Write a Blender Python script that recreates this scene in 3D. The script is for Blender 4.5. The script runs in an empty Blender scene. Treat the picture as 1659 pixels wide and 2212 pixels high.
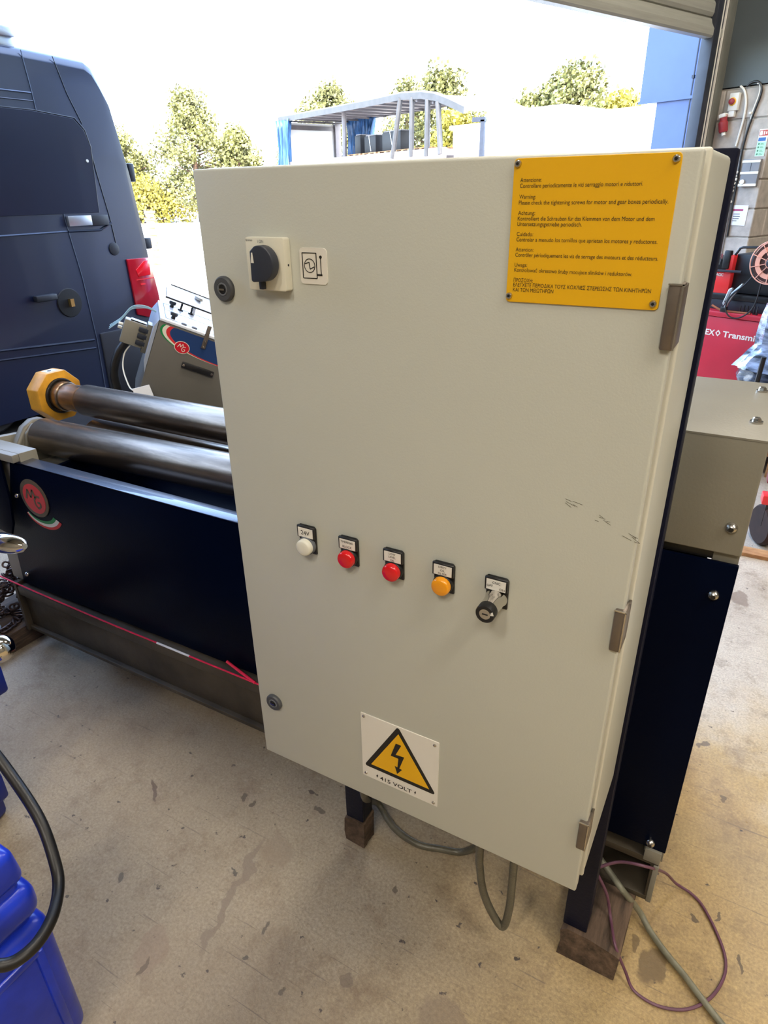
import bpy, bmesh, math, random
from mathutils import Vector, Matrix, noise
random.seed(7)
sc = bpy.context.scene
COL = sc.collection
PI = math.pi

# ---------------------------------------------------------------- camera
cam_d = bpy.data.cameras.new('camera')
cam = bpy.data.objects.new('camera', cam_d); COL.objects.link(cam)
cam_d.sensor_fit = 'VERTICAL'; cam_d.sensor_height = 36.0
cam_d.lens = 1412.68 / 2212 * 36.0
cam_d.clip_start = 0.02; cam_d.clip_end = 400
CAM = Vector((0.67480, -0.69962, 1.51914))
RX = (0.87124902, -0.20258699, 0.4470835)
RY = (0.4905796, 0.38914033, -0.77968036)
RZ = (-0.01602512, 0.89862579, 0.43842318)
cam.matrix_world = Matrix.Translation(CAM) @ Matrix((RX, RY, RZ)).to_4x4()
sc.camera = cam

# ---------------------------------------------------------------- sky, sun, exposure
world = bpy.data.worlds.new('sky'); sc.world = world; world.use_nodes = True
wn = world.node_tree.nodes; wl = world.node_tree.links
wn.clear()
sky = wn.new('ShaderNodeTexSky'); sky.sky_type = 'NISHITA'; sky.sun_disc = False
sky.sun_elevation = math.radians(46); sky.sun_rotation = math.radians(112)
sky.air_density = 1.0; sky.dust_density = 2.2; sky.ozone_density = 1.0
whit = wn.new('ShaderNodeMixRGB'); whit.inputs[0].default_value = 0.15; whit.inputs[2].default_value = (0.55, 0.58, 0.62, 1)
bgn = wn.new('ShaderNodeBackground'); bgn.inputs[1].default_value = 2.8
wo = wn.new('ShaderNodeOutputWorld')
wl.new(sky.outputs[0], whit.inputs[1]); wl.new(whit.outputs[0], bgn.inputs[0]); wl.new(bgn.outputs[0], wo.inputs[0])
sun_d = bpy.data.lights.new('sun', 'SUN'); sun_d.energy = 12.0; sun_d.angle = math.radians(0.6); sun_d.color = (1, 0.95, 0.86)
sun = bpy.data.objects.new('sun', sun_d); COL.objects.link(sun)
sun.location = (20, -10, 30)
sun.rotation_euler = Vector((-0.62, 0.30, -0.72)).to_track_quat('-Z', 'Y').to_euler()
sc.view_settings.view_transform = 'Standard'; sc.view_settings.look = 'None'
sc.view_settings.exposure = 0.3; sc.view_settings.gamma = 1.0
sc.view_settings.use_curve_mapping = False
LAMP = 60.0          # radiance of the ceiling lamps' diffusers

# ---------------------------------------------------------------- frames
# building frame: origin at the shutter's right end, x = into the building, y = along the door wall
P0 = Vector((-0.1217, 6.3498, 0)); RZ_WALL = -math.atan2(0.389, 0.921)
BXV = Vector((math.cos(RZ_WALL), math.sin(RZ_WALL), 0)); BYV = Vector((-math.sin(RZ_WALL), math.cos(RZ_WALL), 0))
def bw(x, y, z=0.0): return P0 + BXV * x + BYV * y + Vector((0, 0, z))

# ---------------------------------------------------------------- materials
def lin(c):
    return tuple(((v / 255) / 12.92 if v / 255 <= 0.04045 else ((v / 255 + 0.055) / 1.055) ** 2.4) for v in c)
def nodes_of(m):
    m.use_nodes = True; nt = m.node_tree
    return nt, nt.nodes, nt.links, nt.nodes['Principled BSDF']
def mat(name, rgb, rough=0.5, metal=0.0, var=0.06, scale=8.0, bump=0.0, bscale=60.0, coat=0.0, spec=None, stretch=None):
    """painted / plain surface: colour with soft procedural variation and fine relief"""
    m = bpy.data.materials.new(name); nt, N, L, b = nodes_of(m)
    tc = N.new('ShaderNodeTexCoord'); mp = N.new('ShaderNodeMapping'); L.new(tc.outputs['Object'], mp.inputs[0])
    if stretch: mp.inputs['Scale'].default_value = stretch
    nz = N.new('ShaderNodeTexNoise'); nz.inputs['Scale'].default_value = scale; nz.inputs['Detail'].default_value = 6
    L.new(mp.outputs[0], nz.inputs['Vector'])
    cr = N.new('ShaderNodeValToRGB'); c = lin(rgb)
    cr.color_ramp.elements[0].position = 0.3; cr.color_ramp.elements[1].position = 0.7
    cr.color_ramp.elements[0].color = (*[max(0, v * (1 - var * 2)) for v in c], 1)
    cr.color_ramp.elements[1].color = (*[min(1, v * (1 + var * 2)) for v in c], 1)
    L.new(nz.outputs[0], cr.inputs[0]); L.new(cr.outputs[0], b.inputs['Base Color'])
    b.inputs['Roughness'].default_value = rough; b.inputs['Metallic'].default_value = metal
    if spec is not None: b.inputs['Specular IOR Level'].default_value = spec
    if coat: b.inputs['Coat Weight'].default_value = coat; b.inputs['Coat Roughness'].default_value = 0.05
    if bump:
        n2 = N.new('ShaderNodeTexNoise'); n2.inputs['Scale'].default_value = bscale; n2.inputs['Detail'].default_value = 3
        L.new(mp.outputs[0], n2.inputs['Vector'])
        bp = N.new('ShaderNodeBump'); bp.inputs['Strength'].default_value = bump; bp.inputs['Distance'].default_value = 0.002
        L.new(n2.outputs[0], bp.inputs['Height']); L.new(bp.outputs[0], b.inputs['Normal'])
    return m
def mat_floor():
    m = bpy.data.materials.new('worn_concrete'); nt, N, L, b = nodes_of(m)
    geo = N.new('ShaderNodeNewGeometry'); pos = geo.outputs['Position']
    def noise_n(scale, detail=8, rough=0.6, vec=pos):
        n = N.new('ShaderNodeTexNoise'); n.inputs['Scale'].default_value = scale; n.inputs['Detail'].default_value = detail
        n.inputs['Roughness'].default_value = rough; L.new(vec, n.inputs['Vector']); return n.outputs[0]
    def ramp(f, stops):
        r = N.new('ShaderNodeValToRGB'); e = r.color_ramp.elements
        while len(e) < len(stops): e.new(0.5)
        for k, (p, c) in enumerate(stops): e[k].position = p; e[k].color = (*c, 1)
        L.new(f, r.inputs[0]); return r.outputs[0]
    def mix(f, a, c, mode='MIX'):
        x = N.new('ShaderNodeMixRGB'); x.blend_type = mode
        if isinstance(f, float): x.inputs[0].default_value = f
        else: L.new(f, x.inputs[0])
        for s, v in ((1, a), (2, c)):
            if isinstance(v, tuple): x.inputs[s].default_value = (*v, 1)
            else: L.new(v, x.inputs[s])
        return x.outputs[0]
    base = ramp(noise_n(2.3), [(0.3, lin((164, 138, 90))), (0.5, lin((188, 161, 110))), (0.72, lin((200, 177, 128)))])
    # the trodden middle is worn greyer, with sky sheen painted into the colour too
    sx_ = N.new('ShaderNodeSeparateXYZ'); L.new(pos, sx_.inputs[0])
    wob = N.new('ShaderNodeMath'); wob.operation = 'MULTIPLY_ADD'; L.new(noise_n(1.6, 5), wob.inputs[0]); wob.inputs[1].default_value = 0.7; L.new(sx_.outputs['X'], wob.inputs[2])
    worn_sheen = ramp(wob.outputs[0], [(0.45, (0.75,) * 3), (0.98, (0, 0, 0))])
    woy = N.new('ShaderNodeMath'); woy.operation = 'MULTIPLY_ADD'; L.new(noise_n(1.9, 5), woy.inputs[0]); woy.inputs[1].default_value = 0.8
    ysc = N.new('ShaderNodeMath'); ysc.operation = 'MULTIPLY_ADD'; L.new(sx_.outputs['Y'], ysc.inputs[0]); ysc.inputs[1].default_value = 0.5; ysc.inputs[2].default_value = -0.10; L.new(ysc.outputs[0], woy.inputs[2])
    far_glare = ramp(woy.outputs[0], [(0.80, (0, 0, 0)), (1.0, (0.85,) * 3)])  # far floor lightened: sky glare painted into the colour
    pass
    base = mix(worn_sheen, base, lin((160, 150, 134)))
    base = mix(far_glare, base, lin((206, 198, 186)))
    grain = ramp(noise_n(150, 5, 0.7), [(0.34, (0.62, 0.60, 0.58)), (0.66, (1.12, 1.12, 1.12))])
    c = mix(0.85, base, grain, 'MULTIPLY')
    pit = ramp(noise_n(60, 6, 0.65), [(0.60, (1, 1, 1)), (0.70, (0.60, 0.56, 0.52))])
    c = mix(0.8, c, pit, 'MULTIPLY')
    blot = ramp(noise_n(6.5, 14, 0.82), [(0.50, (0, 0, 0)), (0.66, (1, 1, 1))])
    c = mix(mix(0.7, (0, 0, 0), blot), c, lin((112, 90, 66)))
    big = ramp(noise_n(1.1, 6, 0.65), [(0.46, (0, 0, 0)), (0.64, (1, 1, 1))])
    c = mix(mix(0.45, (0, 0, 0), big), c, lin((128, 108, 86)))
    spk = ramp(noise_n(34, 4, 0.55), [(0.675, (0, 0, 0)), (0.71, (1, 1, 1))])
    c = mix(spk, c, lin((72, 60, 50)))
    # drag scratches: stretched noise
    mp = N.new('ShaderNodeMapping'); L.new(pos, mp.inputs[0]); mp.inputs['Rotation'].default_value = (0, 0, 0.9); mp.inputs['Scale'].default_value = (1.3, 34, 1)
    scr = ramp(noise_n(3.4, 6, 0.62, mp.outputs[0]), [(0.635, (0, 0, 0)), (0.68, (1, 1, 1))])
    c = mix(mix(0.6, (0, 0, 0), scr), c, lin((104, 90, 76)))
    mp2 = N.new('ShaderNodeMapping'); L.new(pos, mp2.inputs[0]); mp2.inputs['Rotation'].default_value = (0, 0, -0.35); mp2.inputs['Scale'].default_value = (1.0, 46, 1)
    scr2 = ramp(noise_n(3.0, 6, 0.62, mp2.outputs[0]), [(0.64, (0, 0, 0)), (0.69, (1, 1, 1))])
    c = mix(mix(0.6, (0, 0, 0), scr2), c, lin((96, 84, 72)))
    # oil spots that lie where the photograph has them: (x, y, radius, stretch x, stretch y, colour, strength)
    warp = N.new('ShaderNodeTexNoise'); warp.inputs['Scale'].default_value = 16; warp.inputs['Detail'].default_value = 4; L.new(pos, warp.inputs['Vector'])
    ws = N.new('ShaderNodeVectorMath'); ws.operation = 'SUBTRACT'; L.new(warp.outputs['Color'], ws.inputs[0]); ws.inputs[1].default_value = (0.5, 0.5, 0.5)
    wsc = N.new('ShaderNodeVectorMath'); wsc.operation = 'SCALE'; L.new(ws.outputs[0], wsc.inputs[0]); wsc.inputs['Scale'].default_value = 0.09
    wp = N.new('ShaderNodeVectorMath'); L.new(pos, wp.inputs[0]); L.new(wsc.outputs[0], wp.inputs[1])
    for (x, y, rad, a, sx, sy, colr, st) in [
        (0.745, 0.312, 0.034, 0.0, 0.7, 1.3, (112, 92, 62), 0.85), (0.700, 0.330, 0.016, 0.3, 0.6, 1.4, (112, 92, 62), 0.8),
        (-0.574, 0.12, 0.022, 0.9, 0.45, 2.2, (92, 72, 58), 0.85), (0.823, 1.965, 0.05, 0.3, 0.6, 1.6, (126, 108, 92), 0.8),
        (0.819, 0.467, 0.011, 0.6, 0.6, 1.6, (90, 74, 54), 0.9), (0.905, 0.405, 0.010, 0.2, 0.6, 1.5, (90, 74, 54), 0.9), (0.86, 0.50, 0.010, 0.2, 0.6, 1.5, (90, 74, 54), 0.9),
        (0.40, -0.02, 0.05, 0.4, 1, 1.5, (128, 108, 88), 0.5), (0.191, -0.031, 0.016, 0, 1, 1, (110, 94, 76), 0.7), (-0.165, 0.0, 0.18, 0.19, 0.075, 1.0, (126, 110, 92), 0.75),
        (-0.14, 0.14, 0.06, 0.5, 0.7, 1.0, (140, 122, 100), 0.6), (-0.045, -0.03, 0.010, 0.6, 0.6, 1.8, (84, 74, 62), 0.8), (-0.047, -0.098, 0.008, 0, 1, 0.8, (74, 64, 54), 0.8), (0.075, -0.122, 0.010, 0, 1, 1, (92, 78, 62), 0.8),
        (-0.44, -0.107, 0.012, 0.5, 0.8, 1.2, (76, 66, 56), 0.8), (-0.51, -0.20, 0.006, 0, 1, 1, (60, 54, 48), 0.8), (-0.24, -0.187, 0.05, 0.2, 0.8, 1.2, (140, 118, 98), 0.5), (-0.233, -0.233, 0.012, 0.2, 0.4, 1.6, (96, 78, 62), 0.8),
        (-0.20, 0.05, 0.006, 0, 1, 1, (60, 52, 44), 0.8), (-0.287, 0.236, 0.012, 0.3, 0.9, 1.1, (84, 70, 54), 0.85), (-0.167, 0.328, 0.012, 0, 1.2, 0.8, (64, 48, 36), 0.85),
        (0.17, 0.20, 0.012, 0, 1, 1, (80, 66, 52), 0.8), (-0.12, 0.3, 0.012, 0, 1, 1, (80, 66, 52), 0.8), (-0.33, 0.24, 0.012, 0.4, 1, 1.4, (80, 66, 52), 0.8),
        (0.78, 1.05, 0.014, 0, 1, 1, (90, 74, 54), 0.8), (0.83, 0.85, 0.012, 0, 1, 1, (90, 74, 54), 0.8)]:
        sb = N.new('ShaderNodeMapping'); sb.vector_type = 'TEXTURE'; L.new(wp.outputs[0], sb.inputs[0])
        sb.inputs['Location'].default_value = (x, y, 0); sb.inputs['Rotation'].default_value = (0, 0, a); sb.inputs['Scale'].default_value = (sx * rad, sy * rad, 1)
        ln = N.new('ShaderNodeVectorMath'); ln.operation = 'LENGTH'; L.new(sb.outputs[0], ln.inputs[0])
        mk = ramp(ln.outputs['Value'], [(0.80, (st, st, st)), (1.0, (0, 0, 0))])
        c = mix(mk, c, lin(colr))
    L.new(c, b.inputs['Base Color'])
    rr = ramp(noise_n(7, 8, 0.7), [(0.3, (0.27,) * 3), (0.7, (0.52,) * 3)]); L.new(rr, b.inputs['Roughness'])
    b.inputs['Specular IOR Level'].default_value = 0.85
    bp = N.new('ShaderNodeBump'); bp.inputs['Strength'].default_value = 0.55; bp.inputs['Distance'].default_value = 0.005
    L.new(noise_n(70, 7, 0.75), bp.inputs['Height']); L.new(bp.outputs[0], b.inputs['Normal'])
    return m
def mat_emit(name, rgb, s):
    m = bpy.data.materials.new(name); nt, N, L, b = nodes_of(m)
    b.inputs['Emission Color'].default_value = (*rgb, 1); b.inputs['Emission Strength'].default_value = s
    b.inputs['Base Color'].default_value = (0.8, 0.8, 0.8, 1); return m
def mat_wood(name, dark, light, scale=(3, 26, 26)):
    m = bpy.data.materials.new(name); nt, N, L, b = nodes_of(m)
    tc = N.new('ShaderNodeTexCoord'); mp = N.new('ShaderNodeMapping'); L.new(tc.outputs['Object'], mp.inputs[0]); mp.inputs['Scale'].default_value = scale
    nz = N.new('ShaderNodeTexNoise'); nz.inputs['Scale'].default_value = 1.6; nz.inputs['Detail'].default_value = 9; nz.inputs['Roughness'].default_value = 0.7
    L.new(mp.outputs[0], nz.inputs['Vector'])
    cr = N.new('ShaderNodeValToRGB'); e = cr.color_ramp.elements; e[0].position = 0.33; e[1].position = 0.66
    e[0].color = (*lin(dark), 1); e[1].color = (*lin(light), 1); L.new(nz.outputs[0], cr.inputs[0])
    n2 = N.new('ShaderNodeTexNoise'); n2.inputs['Scale'].default_value = 9; n2.inputs['Detail'].default_value = 6; L.new(tc.outputs['Object'], n2.inputs['Vector'])
    c2 = N.new('ShaderNodeValToRGB'); c2.color_ramp.elements[0].position = 0.4; c2.color_ramp.elements[1].position = 0.6
    c2.color_ramp.elements[0].color = (0.45, 0.42, 0.4, 1); c2.color_ramp.elements[1].color = (1, 1, 1, 1); L.new(n2.outputs[0], c2.inputs[0])
    mx = N.new('ShaderNodeMixRGB'); mx.blend_type = 'MULTIPLY'; mx.inputs[0].default_value = 0.7
    L.new(cr.outputs[0], mx.inputs[1]); L.new(c2.outputs[0], mx.inputs[2]); L.new(mx.outputs[0], b.inputs['Base Color'])
    b.inputs['Roughness'].default_value = 0.8
    bp = N.new('ShaderNodeBump'); bp.inputs['Strength'].default_value = 0.6; bp.inputs['Distance'].default_value = 0.004
    L.new(nz.outputs[0], bp.inputs['Height']); L.new(bp.outputs[0], b.inputs['Normal'])
    return m

M = dict(
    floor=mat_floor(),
    cream=mat('cabinet_light_grey_paint', (192, 193, 182), 0.36, 0, 0.012, 3, 0.10, 420, spec=0.5),
    cream_lip=mat('cabinet_edge_paint', (212, 210, 196), 0.32, 0, 0.01, 3, 0.03, 420),
    seal=mat('door_seal_shadow_gap', (70, 66, 58), 0.8),
    navy=mat('navy_machine_paint', (3, 9, 28), 0.30, 0, 0.08, 4, 0.10, 180, spec=0.03), navyfold=mat('navy_fold_sky_sheen', (8, 18, 48), 0.34, 0.25, 0.08, 4, 0.25, 180, spec=1.0, coat=0.6),  # navyfold: lighter, shinier copy of the same navy, sky reflection put into it
    navy_dark=mat('dark_blue_leg_paint', (15, 19, 40), 0.45, 0, 0.1, 6, 0.15, 150, spec=0.12),
    greyp=mat('warm_grey_machine_paint', (128, 124, 112), 0.42, 0, 0.04, 5, 0.2, 200),
    cgrey=mat('console_grey_paint', (98, 95, 88), 0.42, 0, 0.03, 6, 0.15, 220),
    cside=mat('console_side_painted_skylight', (150, 158, 172), 0.35, 0, 0.03, 6),  # console grey with bluish sky light put into the colour
    roll=mat('worn_roll_steel', (132, 116, 100), 0.26, 0.92, 0.2, 5, 0.10, 60, stretch=(1.0, 9, 9)),
    castg=mat('cast_grey_arm', (104, 100, 88), 0.45, 0.1, 0.1, 9, 0.3, 60),
    steel=mat('bright_steel', (196, 192, 186), 0.24, 1.0, 0.04, 20),
    chrome=mat('polished_chrome', (214, 210, 204), 0.10, 1.0, 0.02, 5),
    hinge=mat('hinge_grey_zinc', (118, 108, 98), 0.38, 0.6, 0.06, 30, 0.15, 200),
    brass=mat('brass_nut', (206, 176, 110), 0.25, 0.9, 0.05, 20),
    rustbeam=mat('oily_brown_beam', (74, 66, 54), 0.5, 0.2, 0.22, 7, 0.4, 50),
    yellowcast=mat('yellow_bearing_paint', (204, 146, 40), 0.42, 0, 0.16, 14, 0.3, 80),
    yellow=mat('yellow_plate', (234, 178, 6), 0.42, 0, 0.012, 4),
    black=mat('black_plastic', (20, 20, 22), 0.4, 0, 0.1, 10),
    knobnavy=mat('dark_slate_knob', (44, 48, 60), 0.45, 0, 0.06, 12),
    print=mat('black_print', (24, 22, 18), 0.6, 0, 0.02, 5),
    greyprint=mat('grey_print', (98, 102, 108), 0.6, 0, 0.02, 5),
    white=mat('white_plastic', (226, 224, 214), 0.42, 0, 0.02, 6),
    cremep=mat('cream_switch_plastic', (216, 213, 196), 0.4, 0, 0.02, 6),
    signwhite=mat('white_sign_sheet', (226, 222, 212), 0.4, 0, 0.02, 6),
    lockgrey=mat('lock_dark_grey', (74, 76, 80), 0.5, 0.1, 0.05, 30),
    redlens=mat('red_lens', (214, 14, 24), 0.25, 0, 0.03, 20, coat=0.4),
    amberlens=mat('amber_lens', (240, 156, 10), 0.25, 0, 0.03, 20, coat=0.4),
    whitelens=mat('white_lens', (222, 220, 206), 0.25, 0, 0.02, 20, coat=0.4),
    emred=mat('emblem_red', (196, 20, 40), 0.35, 0, 0.03, 10),
    emgrey=mat('emblem_bronze_grey', (96, 84, 68), 0.45, 0.3, 0.08, 30),
    flaggreen=mat('flag_green', (14, 130, 66), 0.5, 0, 0.02, 9), flagwhite=mat('flag_white', (226, 220, 204), 0.5, 0, 0.02, 9), flagred=mat('flag_red', (206, 40, 44), 0.5, 0, 0.02, 9),
    decalblue=mat('decal_blue', (24, 56, 106), 0.4, 0, 0.03, 9),
    wood=mat_wood('dark_oily_timber', (52, 41, 32), (116, 94, 76), (26, 3, 26)),
    pallet=mat_wood('pallet_wood', (150, 100, 60), (206, 160, 110), (3, 14, 14)),
    rubber=mat('black_rubber', (22, 20, 19), 0.42, 0, 0.15, 30, 0.2, 120),
    bluecan=mat('blue_polythene', (30, 58, 196), 0.28, 0, 0.14, 9, 0.3, 30),
    bluemach=mat('blue_machine_paint', (18, 40, 128), 0.4, 0, 0.08, 7),
    greycable=mat('grey_cable_sheath', (124, 122, 104), 0.4, 0, 0.12, 40, 0.4, 160),
    conduit=mat('grey_flexible_conduit', (96, 92, 78), 0.35, 0.1, 0.08, 40, 0.5, 240),
    purple=mat('purple_cable_sheath', (104, 66, 84), 0.45, 0, 0.06, 30),
    redcord=mat('red_cord', (232, 34, 76), 0.5, 0, 0.1, 60), whitetape=mat('white_tape', (232, 232, 236), 0.5, 0, 0.03, 30),
    chain=mat('dark_rusty_chain', (72, 58, 54), 0.4, 0.7, 0.2, 40), 
    vanp=mat('black_van_paint', (12, 20, 44), 0.34, 0.1, 0.05, 2, coat=0.3),
    vantrim=mat('dark_grey_van_plastic', (30, 33, 40), 0.5, 0, 0.06, 8),
    vanseam=mat('van_gap_and_crease_glint', (70, 80, 100), 0.4, 0.2, 0.02, 4), vangap=mat('van_dark_gap', (6, 6, 8), 0.7, 0, 0.02, 4),  # vanseam: gap lines, and the sky highlight painted on creases
    vanglass=mat('van_dark_pressing', (10, 17, 38), 0.32, 0.1, 0.05, 2, coat=0.3),
    tailred=mat('tail_lamp_red', (170, 22, 38), 0.16, 0, 0.05, 12, coat=0.8), tailbright=mat('tail_lamp_reflector', (236, 16, 34), 0.2, 0, 0.03, 12, coat=0.8),
    tyre=mat('tyre', (20, 20, 22), 0.6, 0, 0.1, 20), alu=mat('aluminium', (182, 186, 192), 0.35, 0.85, 0.05, 12),
    shutter=mat('galvanised_shutter', (158, 158, 148), 0.45, 0.15, 0.05, 6, stretch=(1, 0.2, 9)),
    guide=mat('shutter_guide_dark', (44, 48, 58), 0.5, 0.2, 0.1, 9), guideg=mat('shutter_guide_grey', (110, 110, 102), 0.45, 0.2, 0.05, 6),
    clad=mat('dark_grey_cladding', (84, 92, 94), 0.55, 0.1, 0.03, 3), bluewing=mat('blue_cladding', (82, 102, 151), 0.5, 0, 0.03, 3),
    block=mat('concrete_block', (176, 169, 160), 0.9, 0, 0.09, 14, 0.7, 90), mortar=mat('mortar', (172, 166, 154), 0.95, 0, 0.06, 20, 0.5, 90),
    inwall=mat('painted_interior_wall', (128, 122, 110), 0.8, 0, 0.04, 2), ceil=mat('corrugated_roof_lining', (150, 148, 140), 0.7, 0, 0.04, 2),
    yard=mat('yard_concrete', (196, 192, 184), 0.85, 0, 0.06, 0.7, 0.3, 20),
    bark=mat('pine_bark', (84, 64, 50), 0.9, 0, 0.2, 6), 
    leaf=mat('pine_needles', (100, 100, 54), 0.8, 0, 0.38, 1.1), leafy=mat('yellow_green_leaves', (130, 122, 44), 0.8, 0, 0.30, 1.1),
    trunkg=mat('trunking_grey', (128, 130, 134), 0.6, 0, 0.04, 9),
    shadeground=mat('dark_ground_painted_shade', (38, 38, 40), 0.95, 0, 0.12, 3, 0.5, 60, spec=0.1),  # dark ground colour standing in for shade beside the van
    whitebuild=mat('white_rendered_wall', (224, 224, 222), 0.8, 0, 0.02, 1), bluewhite=mat('pale_blue_white_panel', (206, 222, 232), 0.5, 0, 0.02, 1),
    trailerw=mat('trailer_white_grey', (142, 134, 130), 0.6, 0, 0.04, 2), trailerg=mat('trailer_grey_steel', (92, 88, 90), 0.5, 0.2, 0.06, 5),
    curtain=mat('blue_tarpaulin', (46, 84, 128), 0.45, 0, 0.3, 3, stretch=(7, 7, 0.5)), railg=mat('dull_grey_rail', (70, 68, 66), 0.6, 0.1, 0.08, 5), crate=mat('dark_machine_casting', (16, 16, 18), 0.6, 0, 0.1, 5),
    red=mat('red_chest_paint', (186, 34, 54), 0.4, 0, 0.04, 5, 0.1, 150), redb=mat('bright_red_welder', (220, 50, 52), 0.35, 0, 0.03, 5), reddark=mat('dark_red_paint', (120, 20, 24), 0.4, 0, 0.08, 6),
    peach=mat('peach_spool_plastic', (232, 168, 146), 0.4, 0, 0.04, 8), wire=mat('copper_brown_wire_coil', (72, 46, 40), 0.45, 0.3, 0.2, 30),
    wrap=mat('clear_stretch_film', (104, 116, 138), 0.16, 0.1, 0.9, 3.0, 0.9, 22, coat=0.5, stretch=(3, 3, 14)),
    wrapd=mat('film_over_dark_load', (40, 46, 60), 0.14, 0.1, 0.9, 3, 0.9, 22, coat=0.6, stretch=(3, 3, 20)),
    paper=mat('white_paper', (226, 230, 238), 0.7, 0, 0.02, 6), signgreen=mat('sign_green', (172, 222, 186), 0.6, 0, 0.02, 6), signred=mat('sign_red', (186, 74, 62), 0.6, 0, 0.02, 6), signblue=mat('sign_blue', (52, 104, 168), 0.6, 0, 0.02, 6), darkgreen=mat('sign_mark_green', (70, 120, 92), 0.6, 0, 0.02, 6), magenta=mat('paper_magenta_bar', (160, 50, 96), 0.6, 0, 0.02, 6),
    knobyel=mat('isolator_yellow', (226, 170, 30), 0.4, 0, 0.03, 9), socketred=mat('socket_red', (150, 44, 50), 0.45, 0, 0.06, 12),
    brownleather=mat('brown_wheel_rubber', (48, 30, 24), 0.9, 0, 0.15, 14), copper=mat('copper_lead', (150, 92, 66), 0.4, 0.3, 0.1, 20),
    glasscream=mat('panel_overlay_white', (222, 226, 234), 0.25, 0, 0.02, 6), ltblue=mat('pale_blue_wire', (150, 186, 206), 0.4, 0, 0.05, 20),
    lamp=mat_emit('lamp_diffuser', (1.0, 0.92, 0.80), LAMP),
)

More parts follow.
